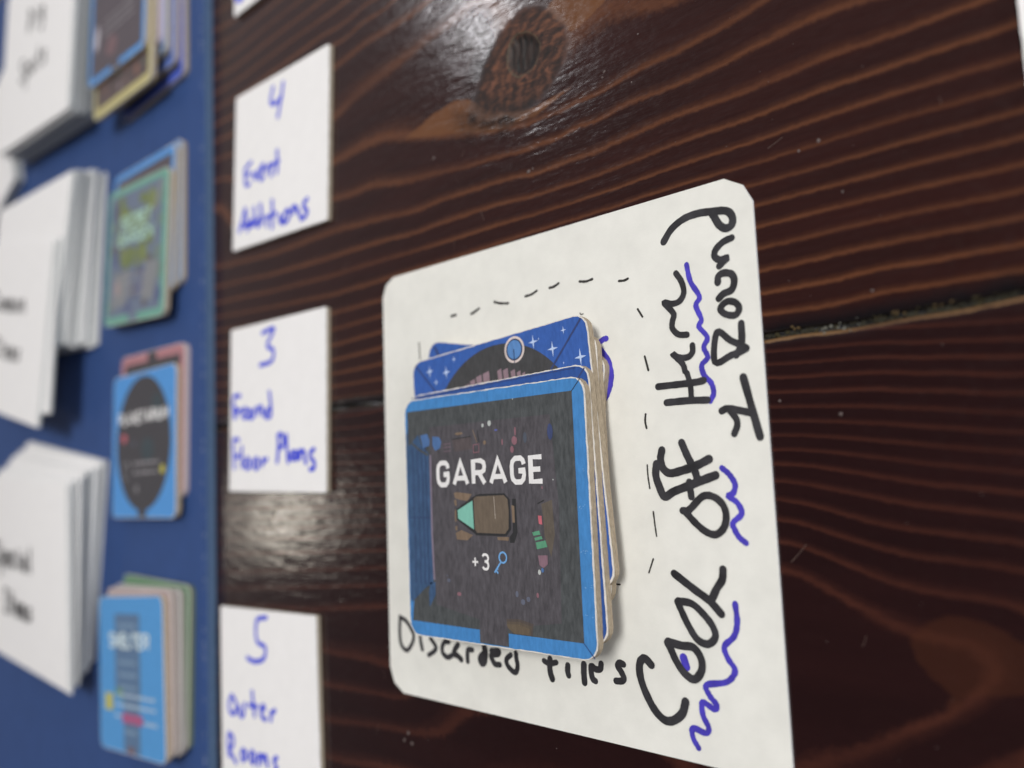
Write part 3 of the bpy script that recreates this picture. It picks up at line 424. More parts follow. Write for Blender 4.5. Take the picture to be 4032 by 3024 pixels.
def label_card(x, y, deg, strk, label, w=51.3, hh=50.1, ink=ink_violet, wid=1.25):
    e = empty('label_card', x, y, 0, deg); meta(e, label, 'card', 'white label cards in a column beside the blue board')
    mb = MB(); pts = rrect(w, hh, .5, 3, 0.05); mb.prism(pts, 0.02, 1.22, edge_card, paper_cool)
    mb.prism(rrect(w - .1, hh - .1, .5, 3), 1.22, 1.5, paper_cool, paper_cool, False); mb.build('card_sheet', e)
    strokes(e, 'pen_stroke', strk, ink, 1.53, wid)
label_card(-66.0, 83.5, -2.37, L4, 'square white card reading 4 Event Additions in blue handwriting')
label_card(-68.5, 9.0, -1.09, L3, 'square white card reading 3 Found Floor Plans in blue handwriting')
label_card(-73.6, -74.7, 1.77, L5, 'square white card reading 5 Outer Rooms in blue handwriting')
label_card(-66.0, 162.3, -0.6, [[(-24.5, -18), (-23.6, -20.5), (-22.9, -19), (-22, -21)], [(-21.4, -19), (-20.8, -21.2), (-19.8, -19.6)], [(-24, -12), (-22, -16), (-20, -12)]], 'square white card cut by the top edge of the photo, above the card numbered 4')
e = empty('blank_card', 148.0, 60.5, 0, 0.3); meta(e, 'white card edge just entering at the top right corner of the photo', 'card')
mb = MB(); mb.prism(rrect(52, 50, .5, 3, .04), .02, 1.5, edge_cool, paper_cool); mb.build('card_sheet', e)

# ---------------------------------------------------------------- square room tiles
S = 50.8; TH = 1.9
def tile_base(x, y, zt, deg, label, group, side=board_grey, cut=0.05):
    e = empty('room_tile', x, y, zt - TH, deg); meta(e, label, 'tile', group)
    mb = MB(); mb.prism(rrect(S, S, 3.0, 5, 0.035), 0.0, TH - 0.30, side, side); mb.build('chipboard_core', e)
    mb = MB(); mb.prism(rrect(S + .12, S + .12, 3.0, 5, cut), TH - 0.30, TH - 0.06, tile_white, tile_white, False); mb.build('paper_layer', e)
    return e
Z0 = TH - 0.03
def face(mb, m, inset=0.15, jit=0.06): mb.poly(rrect(S - 2 * inset, S - 2 * inset, 2.9, 5, jit), Z0, m)
GRP = 'discarded tiles stacked on the large square card'
# bottom of the stack
e = tile_base(20.6, -11.7, 2.33, -10.9, 'lowest blue tile of the discard stack, turned askew with its top left corner showing', GRP)
mb = MB(); face(mb, pr('royal', (54, 92, 166))); mb.poly([(-24, 24), (-23.4, 24.4), (-17, 17.5), (-17.8, 17.2)], Z0 + .02, pr('seam', (52, 66, 112))); mb.rect(-17, -22, 17, 17, Z0 + .02, pr('dusk', (58, 62, 70))); mb.build('printed_face', e)
e = tile_base(24.5, -12.9, 4.25, 0.9, 'second tile from the bottom of the discard stack, only its grey edge showing', GRP)
mb = MB(); face(mb, pr('teal', (46, 74, 92))); mb.rect(-22, -22, 22, 22, Z0 + .02, pr('dusk', (58, 62, 70))); mb.build('printed_face', e)
# star tile
e = tile_base(25.5, -10.7, 6.15, 4.3, 'blue tile printed with white stars and a dark dome, sticking out above the garage tile', GRP)
mb = MB(); roy = pr('royal', (54, 92, 166)); face(mb, roy)
dome = pr('dome', (66, 66, 68), .2); mb.disc(0.7, 2.6, 21.6, 21.6, Z0 + .02, dome, 72)
for a, c in (((-24.1, 24.6), (-17.2, 16.6)), ((24.2, 24.6), (15.6, 16.2))): mb.stroke([a, c], .42, Z0 + .05, pr('seam', (50, 62, 100)), False, False)
mb.disc(6.6, 22.1, 2.75, 2.75, Z0 + .06, pr('offwhite', (214, 200, 196)), 36); mb.disc(6.6, 22.1, 2.25, 2.25, Z0 + .08, pr('ink', (44, 56, 84)), 36); mb.disc(6.6, 22.1, 1.95, 1.95, Z0 + .10, pr('disc_blue', (88, 132, 188)), 36)
mb.stroke([(6.5, 22.2), (6.4, 19.2)], .22, Z0 + .12, pr('ink', (44, 56, 84)), False, False)
mau = pr('mauve', (140, 118, 128), .12)
for x0, x1, yt in ((-6.9, -5.4, 18.2), (-5.0, -3.4, 18.75), (-3.0, -1.1, 19.1), (1.3, 2.5, 18.95), (2.9, 4.3, 18.75), (5.0, 6.2, 18.15), (6.7, 7.7, 17.6), (8.0, 8.9, 17.1), (-8.6, -7.3, 17.5)):
    mb.poly([(x0, yt - .3), (x1, yt), (x1 + .12, 13), (x0 + .25, 13)], Z0 + .05, mau)
sw = pr('star_white', (186, 204, 236), .05)
for x, y, r in ((-19.47, 22.42, 1.5), (-14.11, 21.24, 1.5), (-11.35, 23.62, .8), (-17.59, 19.63, .9), (13.3, 22.9, .3), (11.8, 22.6, 1.5), (16.59, 20.2, 1.6), (23.15, 17.24, 1.7), (19.7, 23.23, .85), (19.0, 16.9, .35), (21.2, 15.9, .3)):
    pts = []
    for i in range(8): a = math.radians(i * 45); rr = r if i % 2 == 0 else r * .22; pts.append((x + rr * math.cos(a) * .85, y + rr * math.sin(a)))
    mb.poly(pts, Z0 + .06, sw)
mb.build('printed_face', e)
e = tile_base(25.8, -19.7, 8.05, 2.0, 'dark blue tile directly beneath the garage tile, its upper border just showing', GRP, cut=0.07)
mb = MB(); face(mb, pr('navy', (44, 80, 148))); mb.rect(-22.4, -22.4, 22.4, 22.4, Z0 + .02, pr('dusk', (58, 62, 70))); mb.stroke([(-25, 24.95), (22.5, 24.95)], .16, Z0 + .04, pr('seam', (50, 62, 100)), False, False)
mb.stroke([(24.6, 24.6), (22.4, 22.4)], .3, Z0 + .04, pr('seam', (50, 62, 100)), False, False); mb.build('printed_face', e)
# garage tile
g = tile_base(25.44, -21.5, 9.95, 0.48, 'top tile of the discard stack, blue framed and printed GARAGE', GRP, cut=0.08)
mb = MB(); sky = pr('frame_blue', (66, 128, 188), .15); face(mb, sky, .13, .07)
floor = pr('garage_floor', (79, 76, 81), .34); wallc = pr('garage_wall', (73, 76, 78), .34)
mb.poly([(-24.55, 22.9), (22.55, 22.9), (22.5, -22.55), (4.0, -22.55), (3.95, -25.1), (-3.95, -25.1), (-3.95, -22.55), (-24.55, -22.4)], Z0 + .02, wallc)
mb.poly([(-17.2, 19.0), (17.0, 19.0), (18.2, 2.0), (17.5, -19.5), (3.8, -21.5), (3.6, -24.9), (-3.6, -24.9), (-3.9, -20.5), (-16.6, -18.5), (-17.3, 0)], Z0 + .04, floor)
db = pr('door_blue', (58, 84, 118), .28); ds = pr('door_seam', (48, 62, 96), .2)
mb.poly([(-24.7, 14.9), (-21.0, 17.6), (-20.0, 15.4), (-17.6, 13.3), (-17.4, -14.0), (-20.2, -15.4), (-24.6, -18.6)], Z0 + .06, db)
mb.poly([(-25.1, 17.8), (-24.4, 18.5), (-24.2, -17.0), (-24.9, -18.4)], Z0 + .05, db)
mb.poly([(-18.3, -14.0), (-16.7, -13.9), (-16.8, -16.5), (-18.8, -19.2), (-18.9, -16.0)], Z0 + .06, db); mb.poly([(-25.15, -16.5), (-23.9, -18.0), (-24.4, -22.2), (-25.15, -22.2)], Z0 + .05, sky)
for x in (-22.9, -21.3, -19.9, -18.7): mb.stroke([(x, 14.8), (x + .05, -14.5)], .28, Z0 + .08, ds, False, False)
mb.stroke([(-24.5, -.3), (-17.6, -.4)], .18, Z0 + .09, ds, False, False)
mb.stroke([(-17.1, 13.0), (-17.3, -4.0), (-17.0, -13.4)], .55, Z0 + .10, pr('rail_mauve', (128, 116, 132), .15), False, False)
for q in ([(-20.3, 17.4), (-18.0, 17.6), (-17.2, 16.2), (-17.4, 15.0), (-19.4, 14.6)], [(-16.3, 16.9), (-14.2, 16.7), (-13.5, 15.6), (-14.0, 14.2), (-15.6, 13.8), (-16.4, 15.2)]): mb.poly(q, Z0 + .07, pr('hazy_blue', (76, 108, 156), .2))
mb.stroke([(-23.6, 16.2), (-20.5, 14.2), (-17.8, 13.0)], .5, Z0 + .11, wallc, False, False)
text(mb, 'GARAGE', -15.3, 15.05, 6.0, 5.6, 1.0, Z0 + .12, pr('letter_white', (226, 224, 224), .04), .34)
out_m = pr('outline', (46, 46, 48), .15); brown = pr('car_brown', (104, 92, 80), .15)
mb.poly([(-9.6, 1.4), (-4.4, 3.9), (-2.6, 4.4), (4.4, 4.4), (5.8, 3.2), (5.9, -2.6), (4.5, -4.0), (-3.8, -3.9), (-9.4, -.8)], Z0 + .05, out_m)
mb.poly([(-4.3, 3.4), (-3.6, 3.9), (4.2, 4.05), (5.2, 3.2), (5.4, 1), (5.2, -2.5), (4.2, -3.5), (-3.6, -3.4), (-4.2, -2.7)], Z0 + .07, brown)
mb.poly([(-9.15, 1.15), (-4.65, 3.1), (-4.5, -2.75), (-9.05, -.55)], Z0 + .07, pr('mint', (124, 184, 168), .08))
mb.stroke([(1.5, 3.8), (1.7, -.6)], .10, Z0 + .09, pr('scratch', (190, 180, 170)), False, False)
tanp = pr('part_tan', (122, 104, 88), .2)
for q in ([(-10.1, 4.7), (-9.2, 4.9), (-4.7, 4.4), (-6.1, 3.0), (-8.4, 3.3), (-9.8, 3.7)], [(-9.9, -3.5), (-8.2, -2.9), (-4.8, -3.9), (-6.5, -4.95), (-9.6, -4.85)], [(6.2, 2.1), (6.95, 1.9), (6.95, -1.3), (6.3, -1.3)], [(2.0, -4.15), (5.2, -4.1), (5.1, -4.8), (2.2, -4.75)], [(-9.95, 1.3), (-9.5, 1.2), (-9.5, -1.2), (-10, -1.2)], [(-10.1, 3.2), (-9.4, 3.4), (-9.3, 2.0), (-9.9, 2.2)], [(-10, -2.2), (-9.3, -2.0), (-9.4, -3.0), (-9.9, -3.0)]): mb.poly(q, Z0 + .09, tanp)
mb.poly([(6.4, 3.3), (7.4, 3.3), (7.5, -3.2), (6.6, -5.2), (5.4, -5.2), (5.4, -4.0), (6.3, -3.2)], Z0 + .045, out_m)
mb.poly([(13.9, 2.2), (16.6, 3.0), (16.9, -3.5), (15.8, -7.6), (15.0, -5.6), (14.4, -3.9), (14.2, -.3)], Z0 + .06, pr('shelf_brown', (92, 84, 76), .2))
mb.stroke([(13.0, 2.3), (14.6, 2.9)], .22, Z0 + .09, out_m, False, False)
mb.poly([(12.95, .05), (13.85, 0), (13.95, -1.65), (13.1, -1.5)], Z0 + .09, pr('pink', (188, 100, 112), .12))
gm = pr('green', (88, 146, 116), .14)
for q in ([(11.3, -3.1), (13.1, -2.75), (13.4, -3.5), (11.6, -3.75)], [(11.8, -4.15), (13.6, -3.75), (13.9, -4.3), (12.0, -4.65)], [(12.1, -5.0), (14.55, -4.55), (14.95, -5.75), (12.35, -6.25)]): mb.poly(q, Z0 + .09, gm)
mb.poly([(12.5, -7.4), (14.9, -7.3), (14.9, -8.9), (13.8, -9.7), (12.8, -9.2)], Z0 + .09, pr('dusty_pink', (128, 100, 112), .2))
wh = pr('pale_dot', (176, 180, 178), .1); sl = pr('slate_dot', (96, 100, 116), .15); pk = pr('pink_dot', (134, 96, 106), .2)
for x, y, rx, ry, mm_ in ((12.7, -10.5, .38, .5, wh), (13.5, -10.1, .35, .45, pr('hazy_blue', (76, 108, 156), .2)), (-12.5, -13.3, .5, .4, sl), (8.2, -16.3, .55, .55, sl), (9.6, -15.7, .5, .5, sl), (6.7, -14.9, .4, .6, sl), (17.1, 6.7, .14, .14, wh), (14.3, 5.3, .15, .3, pk), (-.9, 18.2, .35, .4, wh), (1.0, 18.5, .5, .6, wh), (2.8, 17.0, .45, .2, pr('periwinkle', (92, 98, 160), .1)), (-.5, 14.7, .4, .45, tanp), (4.4, 14.5, .22, .65, pk), (7.7, 14.6, .75, .9, pk), (7.0, 12.9, .5, .7, pk), (8.0, 16.4, .25, .9, pk), (16.9, 15.7, .7, 1.6, pr('deep_blue', (62, 72, 110), .2)), (10.5, 15.0, .5, 1.1, pr('slate', (78, 84, 96), .2)), (7.7, 22.75, .13, .13, wh), (-8.0, 17.0, 1.2, .3, tanp), (-9.5, -15.9, .6, .4, pk), (12, -14.8, .3, .5, pk), (-13, -12.3, .2, .2, sl)): mb.disc(x, y, rx, ry, Z0 + .08, mm_, 9)
mb.poly([(-10.2, 15.9), (-4.4, 16.3), (-4.2, 13.6), (-9.4, 13.3)], Z0 + .06, pr('bench', (84, 76, 78), .25)); mb.stroke([(-10.2, 15.9), (-4.4, 16.2)], .2, Z0 + .08, out_m, False, False)
mb.stroke([(-3.8, 14.4), (-2.2, 14.5), (-2.2, 12.9), (-3.8, 12.8), (-3.8, 14.4)], .18, Z0 + .09, pk, False, False)
mb.stroke([(-3.8, 17.5), (-2.7, 14.8)], .2, Z0 + .08, tanp, False, False); mb.stroke([(-2.6, 17.4), (-2.0, 14.8)], .2, Z0 + .08, out_m, False, False)
for yy in (15.0, 14.3, 13.5): mb.stroke([(-12.9, yy), (-10.6, yy + .1)], .25, Z0 + .08, pr('bench_mauve', (108, 92, 102), .2), False, False)
text(mb, '+', -5.45, -3.4, -10.4, 3.2, .42, Z0 + .12, pr('letter_white', (226, 224, 224), .04)); text(mb, '3', -2.55, -.45, -10.8, 3.4, .5, Z0 + .12, pr('letter_white', (226, 224, 224), .04))
kb = pr('key_blue', (110, 162, 214), .06)
mb.stroke([(2.35 + 1.0 * (1 + math.cos(t)), -8.1 + 1.02 * math.sin(t)) for t in [i * math.pi / 8 for i in range(17)]], .36, Z0 + .11, kb, False, False)
mb.stroke([(2.75, -9.0), (.95, -11.1)], .36, Z0 + .12, kb, False, False); mb.stroke([(1.35, -10.6), (1.95, -11.2)], .36, Z0 + .13, kb, False, False); mb.stroke([(1.75, -10.3), (1.95, -10.5)], .3, Z0 + .13, kb, False, False)
for i, (a, c_) in enumerate(((.0, (82, 74, 70)), (.5, (90, 80, 70)), (1.0, (98, 86, 72)))): mb.poly([(3.6, -19.8 - a), (7.0, -19.6 - a), (10.6 - a, -20.2 - a), (10.2 - a, -22.4), (5.4, -22.4), (3.9, -21.5)], Z0 + .05 + .012 * i, pr('lamp_pool%d' % i, c_, .15))
fl_m = pr('fleck_blue', (134, 176, 216), .1)
for i in range(26):
    yy = random.choice([1.6, 8.4, -6.6, -12.5, -17.5]) + random.gauss(0, .25); xx = random.uniform(22.7, 25.0); mb.poly([(xx, yy), (xx + .22, yy + .03), (xx + .2, yy + .12), (xx + .02, yy + .1)], Z0 + .04, fl_m)
mb.stroke([(22.5, 22.8), (24.7, 25.0)], .16, Z0 + .06, out_m, False, False); mb.stroke([(22.45, -22.5), (24.8, -25.0)], .18, Z0 + .06, pr('seam', (50, 62, 100)), False, False)
mb.build('printed_face', g)

# tiles on the blue board
def wline(mb, x0, x1, y, m, w=.55, z=.12, n=7):
    x = x0
    while x < x1: L = random.uniform(1.2, 4.0); mb.stroke([(x, y), (min(x + L, x1), y)], w, Z0 + z, m, False, False); x += L + .6
soft = pr('caption_grey', (150, 146, 150), .08); white_l = pr('letter_white', (226, 224, 224), .04)
G1 = 'tiles stacked beside the top white card pile'; G2 = 'tiles stacked under the secret garden tile'; G3 = 'tiles of the planetarium stack'; G4 = 'tiles of the shelter stack'
TLX = -154.2
lav = mat('tile_side_lilac', (196, 180, 196), .9, .1, .1); tan_s = mat('tile_side_tan', (176, 164, 138), .9, .1, .12)
spec = [(8.2, -.4, 1.5, 'bottom tile of the stack beside the top white pile, deep blue corner showing', (70, 92, 190), board_grey), (6.2, 5.0, -.5, 'second tile from the bottom beside the top white pile', (96, 120, 190), board_grey), (2.8, 9.0, .5, 'third tile from the bottom beside the top white pile', (120, 150, 190), tan_s),
        (1.2, 12.5, .5, 'pale lilac edged tile, third from the top beside the top white pile', (150, 130, 150), lav)]
for i, (dx, dy, dg, lb, c_, sd) in enumerate(spec):
    e = tile_base(TLX + dx, 153 + dy, 3.0 + TH * (i + 1), dg, lb, G1, sd); mb = MB(); face(mb, pr('s%d' % i, c_)); mb.rect(-22, -22, 22, 22, Z0 + .03, pr('dusk', (58, 62, 70))); mb.build('printed_face', e)
e = tile_base(TLX + 1.0, 152.2, 3 + TH * 5, -1.5, 'yellow bordered tile second from the top beside the top white pile', G1)
mb = MB(); face(mb, pr('straw', (190, 180, 128), .1)); mb.rect(-23, -21.8, 22.8, 23, Z0 + .02, pr('umber', (96, 84, 84), .25))
for k in range(34): mb.disc(random.uniform(-21, 21), random.uniform(-20, -5), random.uniform(.5, 1.5), random.uniform(.8, 2.6), Z0 + .03 + .002 * k, pr('patch%d' % (k % 5), [(130, 110, 106), (70, 62, 66), (150, 108, 92), (168, 156, 160), (96, 110, 100)][k % 5], .15), 8)
mb.build('printed_face', e)
e = tile_base(TLX + .4, 164.6, 3 + TH * 6, -2.5, 'topmost blue bordered dark tile beside the top white card pile', G1)
mb = MB(); face(mb, pr('frame_sky', (84, 148, 212), .1)); mb.poly([(-22.8, 22.8), (22.8, 22.8), (22.8, -22.8), (3.6, -22.8), (3.6, -25.1), (-3.6, -25.1), (-3.6, -22.8), (-22.8, -22.8)], Z0 + .02, pr('plum_grey', (92, 84, 90), .18))
for y in (-3.5, -6.2, -8.9): wline(mb, -12, 16, y, soft, .7)
mb.poly([(-20, -6), (-17.5, -2), (-16, -6), (-16.5, -11), (-19, -13), (-20.5, -10)], Z0 + .1, pr('pale', (196, 190, 200), .05)); mb.disc(-4, -15, 5, 4, Z0 + .04, pr('rose_grey', (120, 96, 100), .15), 14)
mb.build('printed_face', e)
# secret garden stack
e = tile_base(-146.2, 79.5, 4.9, 0.6, 'bottom white edged tile of the stack under the secret garden tile', G2, board_grey); mb = MB(); face(mb, pr('s2', (120, 150, 190))); mb.build('printed_face', e)
e = tile_base(-147.8, 78.3, 6.8, -1.6, 'blue bordered tile in the secret garden stack, its top border showing above', G2, board_grey)
mb = MB(); face(mb, pr('frame_sky', (84, 148, 212), .1)); mb.rect(-22.8, -22.8, 22.8, 22.8, Z0 + .02, pr('plum_grey', (92, 84, 90), .18)); mb.disc(-15, 18, 2, 3, Z0 + .04, pr('rose_grey', (120, 96, 100), .15)); mb.build('printed_face', e)
e = tile_base(-148.8, 70.6, 8.7, -3.62, 'mint green bordered tile reading SECRET GARDEN on top of its stack', G2)
mb = MB(); mint = pr('mint_frame', (112, 164, 148), .1); face(mb, mint); mb.poly([(-22.9, 22.9), (21.5, 22.9), (21.5, -22.4), (3.4, -22.4), (3.4, -25.1), (-3.8, -25.1), (-3.8, -22.4), (-22.9, -22.4)], Z0 + .02, pr('garden_grey', (112, 122, 142), .12))
cols_ = [(116, 127, 84), (120, 128, 96), (92, 100, 134), (104, 100, 104), (116, 130, 126), (126, 136, 92)]
for k in range(70):
    x, y = random.uniform(-20, 20), random.uniform(-20, 21); c_ = cols_[k % 2] if abs(x) < 13 and y > -4 else cols_[2 + k % 3]
    mb.disc(x, y, random.uniform(1.2, 3.6), random.uniform(1.5, 4), Z0 + .03 + .001 * k, pr('leaf%d' % cols_.index(c_), c_, .2), 9)
for x, y, r in ((-12, 15, 3.0), (13, 16.5, 3.2), (-11, -.5, 2.4), (8, -2, 2.6), (-13, 7, 2)): mb.disc(x, y, r, r * 1.2, Z0 + .11, pr('leaf5', cols_[5], .1), 10)
for q in ([(19, 22), (22, 22), (17, 12), (14, 13)], [(-20, -19), (-6, -19), (-3, -6), (-17, -7)], [(6, -18), (16, -19), (20, -6), (9, -5)]): mb.poly(q, Z0 + .105, pr('path_grey', (134, 136, 140), .12))
text(mb, 'SECRET', -13, 13, 9.0, 5.2, 1.1, Z0 + .14, pr('mint_white', (172, 206, 190), .04)); text(mb, 'GARDEN', -15, 15, 3.0, 5.2, 1.1, Z0 + .14, pr('mint_white', (172, 206, 190), .04))
for y in (-9, -12, -15): wline(mb, -8, 12, y, soft, .8, .14)
mb.disc(-14, -12, 2, 3, Z0 + .13, pr('rose_pale', (164, 146, 146), .1)); mb.build('printed_face', e)
# planetarium stack
e = tile_base(-143.3, 8.7, 4.9, -0.6, 'pink bordered tile beneath the planetarium tile', G3, mat('tile_side_rose', (188, 172, 172), .9, .1, .12))
mb = MB(); face(mb, pr('salmon', (176, 124, 130), .1)); mb.rect(-3, 22, 4, 25.1, Z0 + .02, pr('charcoal', (72, 70, 74), .15)); mb.rect(-22, -22, 22, 22, Z0 + .03, pr('charcoal', (72, 70, 74), .15)); mb.build('printed_face', e)
e = tile_base(-145.0, 1.6, 6.8, 0.35, 'light blue tile with a dark disc reading PLANETARIUM', G3)
mb = MB(); face(mb, pr('frame_sky', (84, 148, 212), .1)); ch = pr('charcoal', (72, 70, 74), .15); mb.disc(0, .4, 21.8, 23.4, Z0 + .02, ch, 56); mb.rect(-3.4, -25.1, 3.4, -22, Z0 + .03, ch)
text(mb, 'PLANETARIUM', -20, 20, 7.2, 4.6, .95, Z0 + .12, white_l, .25); mb.disc(-15.5, 2.6, 2.1, 1.7, Z0 + .06, pr('pink', (188, 100, 112), .12)); mb.disc(-7, .3, .9, .9, Z0 + .06, sl); mb.disc(11, 12, 4, 5, Z0 + .04, pr('slate_deep', (66, 76, 82), .2)); mb.disc(4, -2, 5, 4, Z0 + .04, pr('slate_deep', (66, 76, 82), .2))
mb.stroke([(-13.2 + 2.6 * math.cos(t), -9 + 3.0 * math.sin(t)) for t in [i * math.pi / 6 for i in range(11)]], .5, Z0 + .1, soft, False, False)
wline(mb, -7, 13, -6.6, soft, .9); wline(mb, -7, 12, -9.9, soft, .9); mb.disc(15.8, -9.2, 1.7, 1.5, Z0 + .1, pr('yellow', (190, 184, 92), .08)); mb.disc(-4.5, -15.5, .9, 1.4, Z0 + .1, pr('caption_grey', (150, 146, 150), .08)); mb.build('printed_face', e)
# shelter stack
olive = mat('tile_side_olive', (104, 116, 90), .9, .1, .12)
for i, (dx, dy, dg, lb, c_, sd) in enumerate([(4.2, 3.2, -1.0, 'bottom green tile of the shelter stack, green border showing at the top', (98, 136, 104), olive), (2.8, 1.0, 2.0, 'third tile from the top of the shelter stack, pale edged', (170, 168, 170), mat('tile_side_grey', (148, 143, 138), .9, .1, .12)), (1.4, .4, 3.2, 'second tile from the top of the shelter stack, pink edged', (178, 160, 160), mat('tile_side_warm', (156, 144, 138), .9, .1, .12))]):
    e = tile_base(-143.2 + dx, -73.0 + dy, 3.0 + TH * (i + 1), dg, lb, G4, sd); mb = MB(); face(mb, pr('u%d' % i, c_)); mb.build('printed_face', e)
e = tile_base(-143.5, -74.9, 10.6, 4.44, 'light blue tile reading SHELTER on top of its stack', G4)
mb = MB(); face(mb, pr('shelter_blue', (84, 150, 208), .08)); band = pr('column_blue', (92, 118, 150), .16); mb.rect(-12.0, -8.0, 8.0, 19.5, Z0 + .02, band); mb.rect(-5.5, -25.0, 7.2, -8, Z0 + .03, band); mb.poly([(-12, -5), (-6, -5), (-6, -9), (-12, -7)], Z0 + .035, pr('u0', (98, 136, 104)))
for y in (15, 11, 3, -1, -5, -14, -19): mb.rect(-5 if y < -8 else -9, y, 5, y + 1.2, Z0 + .05, pr('column_pale', (120, 146, 172), .14))
text(mb, 'SHELTER', -16.5, 15.5, 8.0, 5.4, 1.15, Z0 + .12, pr('mint_white2', (206, 222, 228), .04)); cap = pr('caption_pale', (176, 196, 214), .06)
for y in (-7.0, -10.2): wline(mb, -11, 19, y, cap, .95)
wline(mb, -12, -7, -13.8, cap, 1.0); mb.rect(-6.5, -15.6, 9.5, -12.6, Z0 + .1, pr('magenta', (168, 92, 130), .1)); wline(mb, 11, 20, -14.6, cap, 1.1)
mb.rect(-20.5, -12.5, -14.2, -7.0, Z0 + .1, pr('yellow', (190, 184, 92), .08)); mb.rect(-2.4, -25.1, 2.4, -23, Z0 + .06, pr('rose_grey', (120, 96, 100), .15)); mb.build('printed_face', e)

# ---------------------------------------------------------------- white card piles
def card_from(q, th, name, label, cat, group, strk=None, ink=None, wid=1.6, bow=0.0):
    """q: TL TR BR BL corners (x, y, z top)"""
    cx = sum(p[0] for p in q) / 4; cy = sum(p[1] for p in q) / 4; cz = min(p[2] for p in q) - th
    e = empty(name, cx, cy, cz); meta(e, label, cat, group)
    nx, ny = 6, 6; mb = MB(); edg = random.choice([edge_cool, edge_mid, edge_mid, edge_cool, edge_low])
    def P(u, v, dz):
        a = [q[0][k] + (q[1][k] - q[0][k]) * u for k in range(3)]; c = [q[3][k] + (q[2][k] - q[3][k]) * u for k in range(3)]
        p = [a[k] + (c[k] - a[k]) * v for k in range(3)]; return (p[0] - cx, p[1] - cy, p[2] - cz + dz + bow * math.sin(math.pi * u) * (1 - v))
    def grid(dz): b = len(mb.v); mb.v += [P(i / nx, j / ny, dz) for j in range(ny + 1) for i in range(nx + 1)]; return b
    t, bo = grid(0), grid(-th); id_ = lambda b, i, j: b + j * (nx + 1) + i
    for j in range(ny):
        for i in range(nx):
            mb.f.append([id_(t, i, j), id_(t, i, j + 1), id_(t, i + 1, j + 1), id_(t, i + 1, j)]); mb.m.append(mb.mi(paper_cool))
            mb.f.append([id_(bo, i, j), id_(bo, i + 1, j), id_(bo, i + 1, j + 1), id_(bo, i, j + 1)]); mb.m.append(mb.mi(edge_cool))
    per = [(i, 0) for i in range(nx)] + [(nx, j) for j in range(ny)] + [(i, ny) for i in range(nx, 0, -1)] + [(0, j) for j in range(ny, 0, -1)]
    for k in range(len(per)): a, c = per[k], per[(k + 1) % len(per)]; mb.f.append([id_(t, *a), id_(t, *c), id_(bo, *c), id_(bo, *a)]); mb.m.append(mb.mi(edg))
    mb.build('card_sheet', e)
    if strk:
        ms = MB()
        for s_ in strk:
            ms = MB(); ms.stroke([P(a, b, 0)[:2] for a, b in s_], wid, max(p[2] for p in q) - cz + 0.0, ink, True, True)
            A = np.array([[P(.5, .5, 0)[0], P(.5, .5, 0)[1], 1], [P(1, .5, 0)[0], P(1, .5, 0)[1], 1], [P(.5, 1, 0)[0], P(.5, 1, 0)[1], 1]]); zc = np.linalg.solve(A, [P(.5, .5, 0)[2], P(1, .5, 0)[2], P(.5, 1, 0)[2]])
            zb = max(p[2] for p in q) - cz
            ms.v = [(v[0], v[1], v[0] * zc[0] + v[1] * zc[1] + zc[2] + .10 + (v[2] - zb) + bow * .25) for v in ms.v]; ms.build('pen_stroke', e)
    return e
def W_(txt, u0, u1, v0, hgt):
    """rough lower-case pen writing in card coordinates (v runs down)"""
    G = {'a': [[(.8, .5), (.4, .42), (.1, .7), (.35, 1), (.75, .8), (.8, .5), (.9, 1)]], 'c': [[(.8, .5), (.4, .4), (.1, .7), (.4, 1), (.85, .9)]], 'e': [[(.1, .7), (.8, .65), (.5, .4), (.1, .7), (.4, 1), (.9, .9)]], 'i': [[(.5, .45), (.5, 1)], [(.48, .2), (.52, .25)]],
         'l': [[(.5, 0), (.5, 1)]], 'm': [[(.05, .45), (.1, 1)], [(.1, .6), (.3, .42), (.48, 1)], [(.48, .6), (.7, .42), (.95, 1)]], 'n': [[(.1, .45), (.15, 1)], [(.15, .6), (.5, .42), (.85, 1)]], 'o': [[(.5, .42), (.1, .7), (.5, 1), (.9, .7), (.5, .42)]], 'p': [[(.15, .45), (.15, 1.5)], [(.15, .55), (.6, .42), (.85, .7), (.5, 1), (.15, .85)]],
         's': [[(.8, .45), (.3, .5), (.5, .7), (.8, .85), (.2, 1)]], 't': [[(.5, .05), (.5, 1)], [(.15, .4), (.85, .35)]], 'g': [[(.8, .5), (.3, .42), (.15, .75), (.6, .9), (.8, .5), (.8, 1.3), (.3, 1.4)]],
         'S': [[(.9, .1), (.3, .05), (.2, .35), (.8, .65), (.6, 1), (.1, .95)]], 'I': [[(.5, 0), (.5, 1)], [(.2, 0), (.8, 0)], [(.2, 1), (.8, 1)]], 'C': [[(.9, .15), (.4, 0), (.1, .5), (.4, 1), (.9, .9)]], 'D': [[(.2, 0), (.2, 1)], [(.2, 0), (.9, .4), (.2, 1)]]}
    w = (u1 - u0) / len(txt); return [[(u0 + (i + .1 + .8 * p[0]) * w, v0 + p[1] * hgt) for p in s] for i, c in enumerate(txt) for s in G.get(c, [])]
def lerpq(a, b, t): return [tuple(a[i][k] + (b[i][k] - a[i][k]) * t for k in range(3)) for i in range(4)]
def skew_q(tr, br, dx, dy): return [(tr[0] + dx, tr[1] + dy, tr[2]), tr, br, (br[0] + dx, br[1] + dy, br[2])]
def rect_q(tr, br, w):
    d = Vector((br[0] - tr[0], br[1] - tr[1])).normalized(); l_ = Vector((d.y, -d.x))
    return [(tr[0] + l_.x * w, tr[1] + l_.y * w, tr[2]), tr, br, (br[0] + l_.x * w, br[1] + l_.y * w, br[2])]
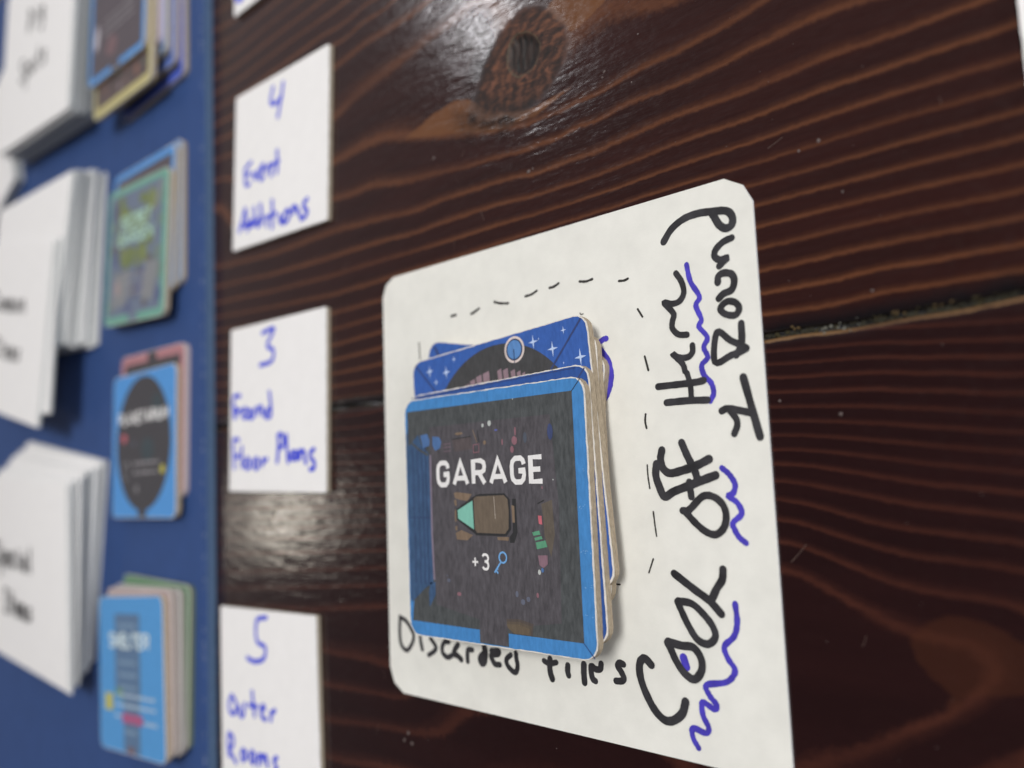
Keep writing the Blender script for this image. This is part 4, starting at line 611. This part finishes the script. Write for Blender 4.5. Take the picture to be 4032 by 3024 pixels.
def pile(base, top, n, group, mid_label, top_label, strk, jx=1.0, bow=0.0, th=None):
    for i in range(n):
        t = (i + 1) / n; q = lerpq(base, top, t); last = i == n - 1
        if not last: dx, dy = random.gauss(0, jx), random.gauss(0, jx * .7); q = [(p[0] + dx, p[1] + dy, p[2]) for p in q]
        hgt = (top[1][2] - base[1][2]) / n; hb = (top[2][2] - base[2][2]) / n; th_ = min(hgt, hb) * .985
        card_from(q, th_, 'blank_card' if not last else 'pile_card', top_label if last else mid_label, 'card', group, strk if last else None, ink_soft, 1.6, bow * t)
b3 = rect_q((-184, -2.5, 3.05), (-194.5, -78, 3.05), 89); t3 = rect_q((-186, -11.3, 17), (-190.4, -87.3, 13.2), 89)
pile(b3, t3, 22, 'white cards in the pile reading Special Items', 'blank white card inside the pile topped by the card reading Special Items', 'top card of the lowest white pile, reading Special Items in grey pen',
     W_('Special', .07, .60, .36, .12) + W_('Items', .18, .58, .62, .12), .9, 1.2)
b2 = skew_q((-191, 113, 3.05), (-195.6, 43.5, 3.05), -89, 6); t2 = skew_q((-190.5, 110.5, 16), (-207, 44, 16), -92, 6.5)
pile(b2, t2, 22, 'white cards in the middle pile', 'blank white card inside the middle pile of white cards', 'white card reading Common, under the slipped top cards of the middle pile', W_('Common', .10, .62, .34, .12), 1.0)
q = rect_q((-199.5, 85.5, 17.2), (-205.5, 16.4, 17.2), 89); card_from(q, 1.0, 'pile_card', 'second slipped white card under the topmost card of the middle pile', 'card', 'white cards in the middle pile')
q = rect_q((-201.5, 84.0, 18.4), (-215.5, 11.5, 18.2), 89); card_from(q, 1.0, 'pile_card', 'topmost white card of the middle pile slipped downward, reading Common Items', 'card', 'white cards in the middle pile', W_('Common', .16, .70, .28, .11) + W_('Items', .25, .68, .56, .11), ink_soft, 1.6)
b1 = rect_q((-194, 214, 3.05), (-200, 139, 3.05), 89); t1 = rect_q((-187.8, 211, 17), (-194.2, 136.5, 17), 89)
pile(b1, t1, 22, 'white cards in the top pile', 'blank white card inside the top white pile beside the dark blue framed tiles', 'top card of the uppermost white pile, reading Dig Spots in grey pen', W_('Dig', .36, .62, .22, .13) + W_('Spots', .28, .68, .50, .13), .9)
b0 = rect_q((-316, 203, 3.05), (-294, 138, 3.05), 80); t0 = rect_q((-315, 202, 8), (-291, 137, 8), 80)
pile(b0, t0, 5, 'white cards in the low far pile', 'blank white card inside the low pile behind the top white pile', 'top card of the low white pile at the far left edge of the board', None, .6)
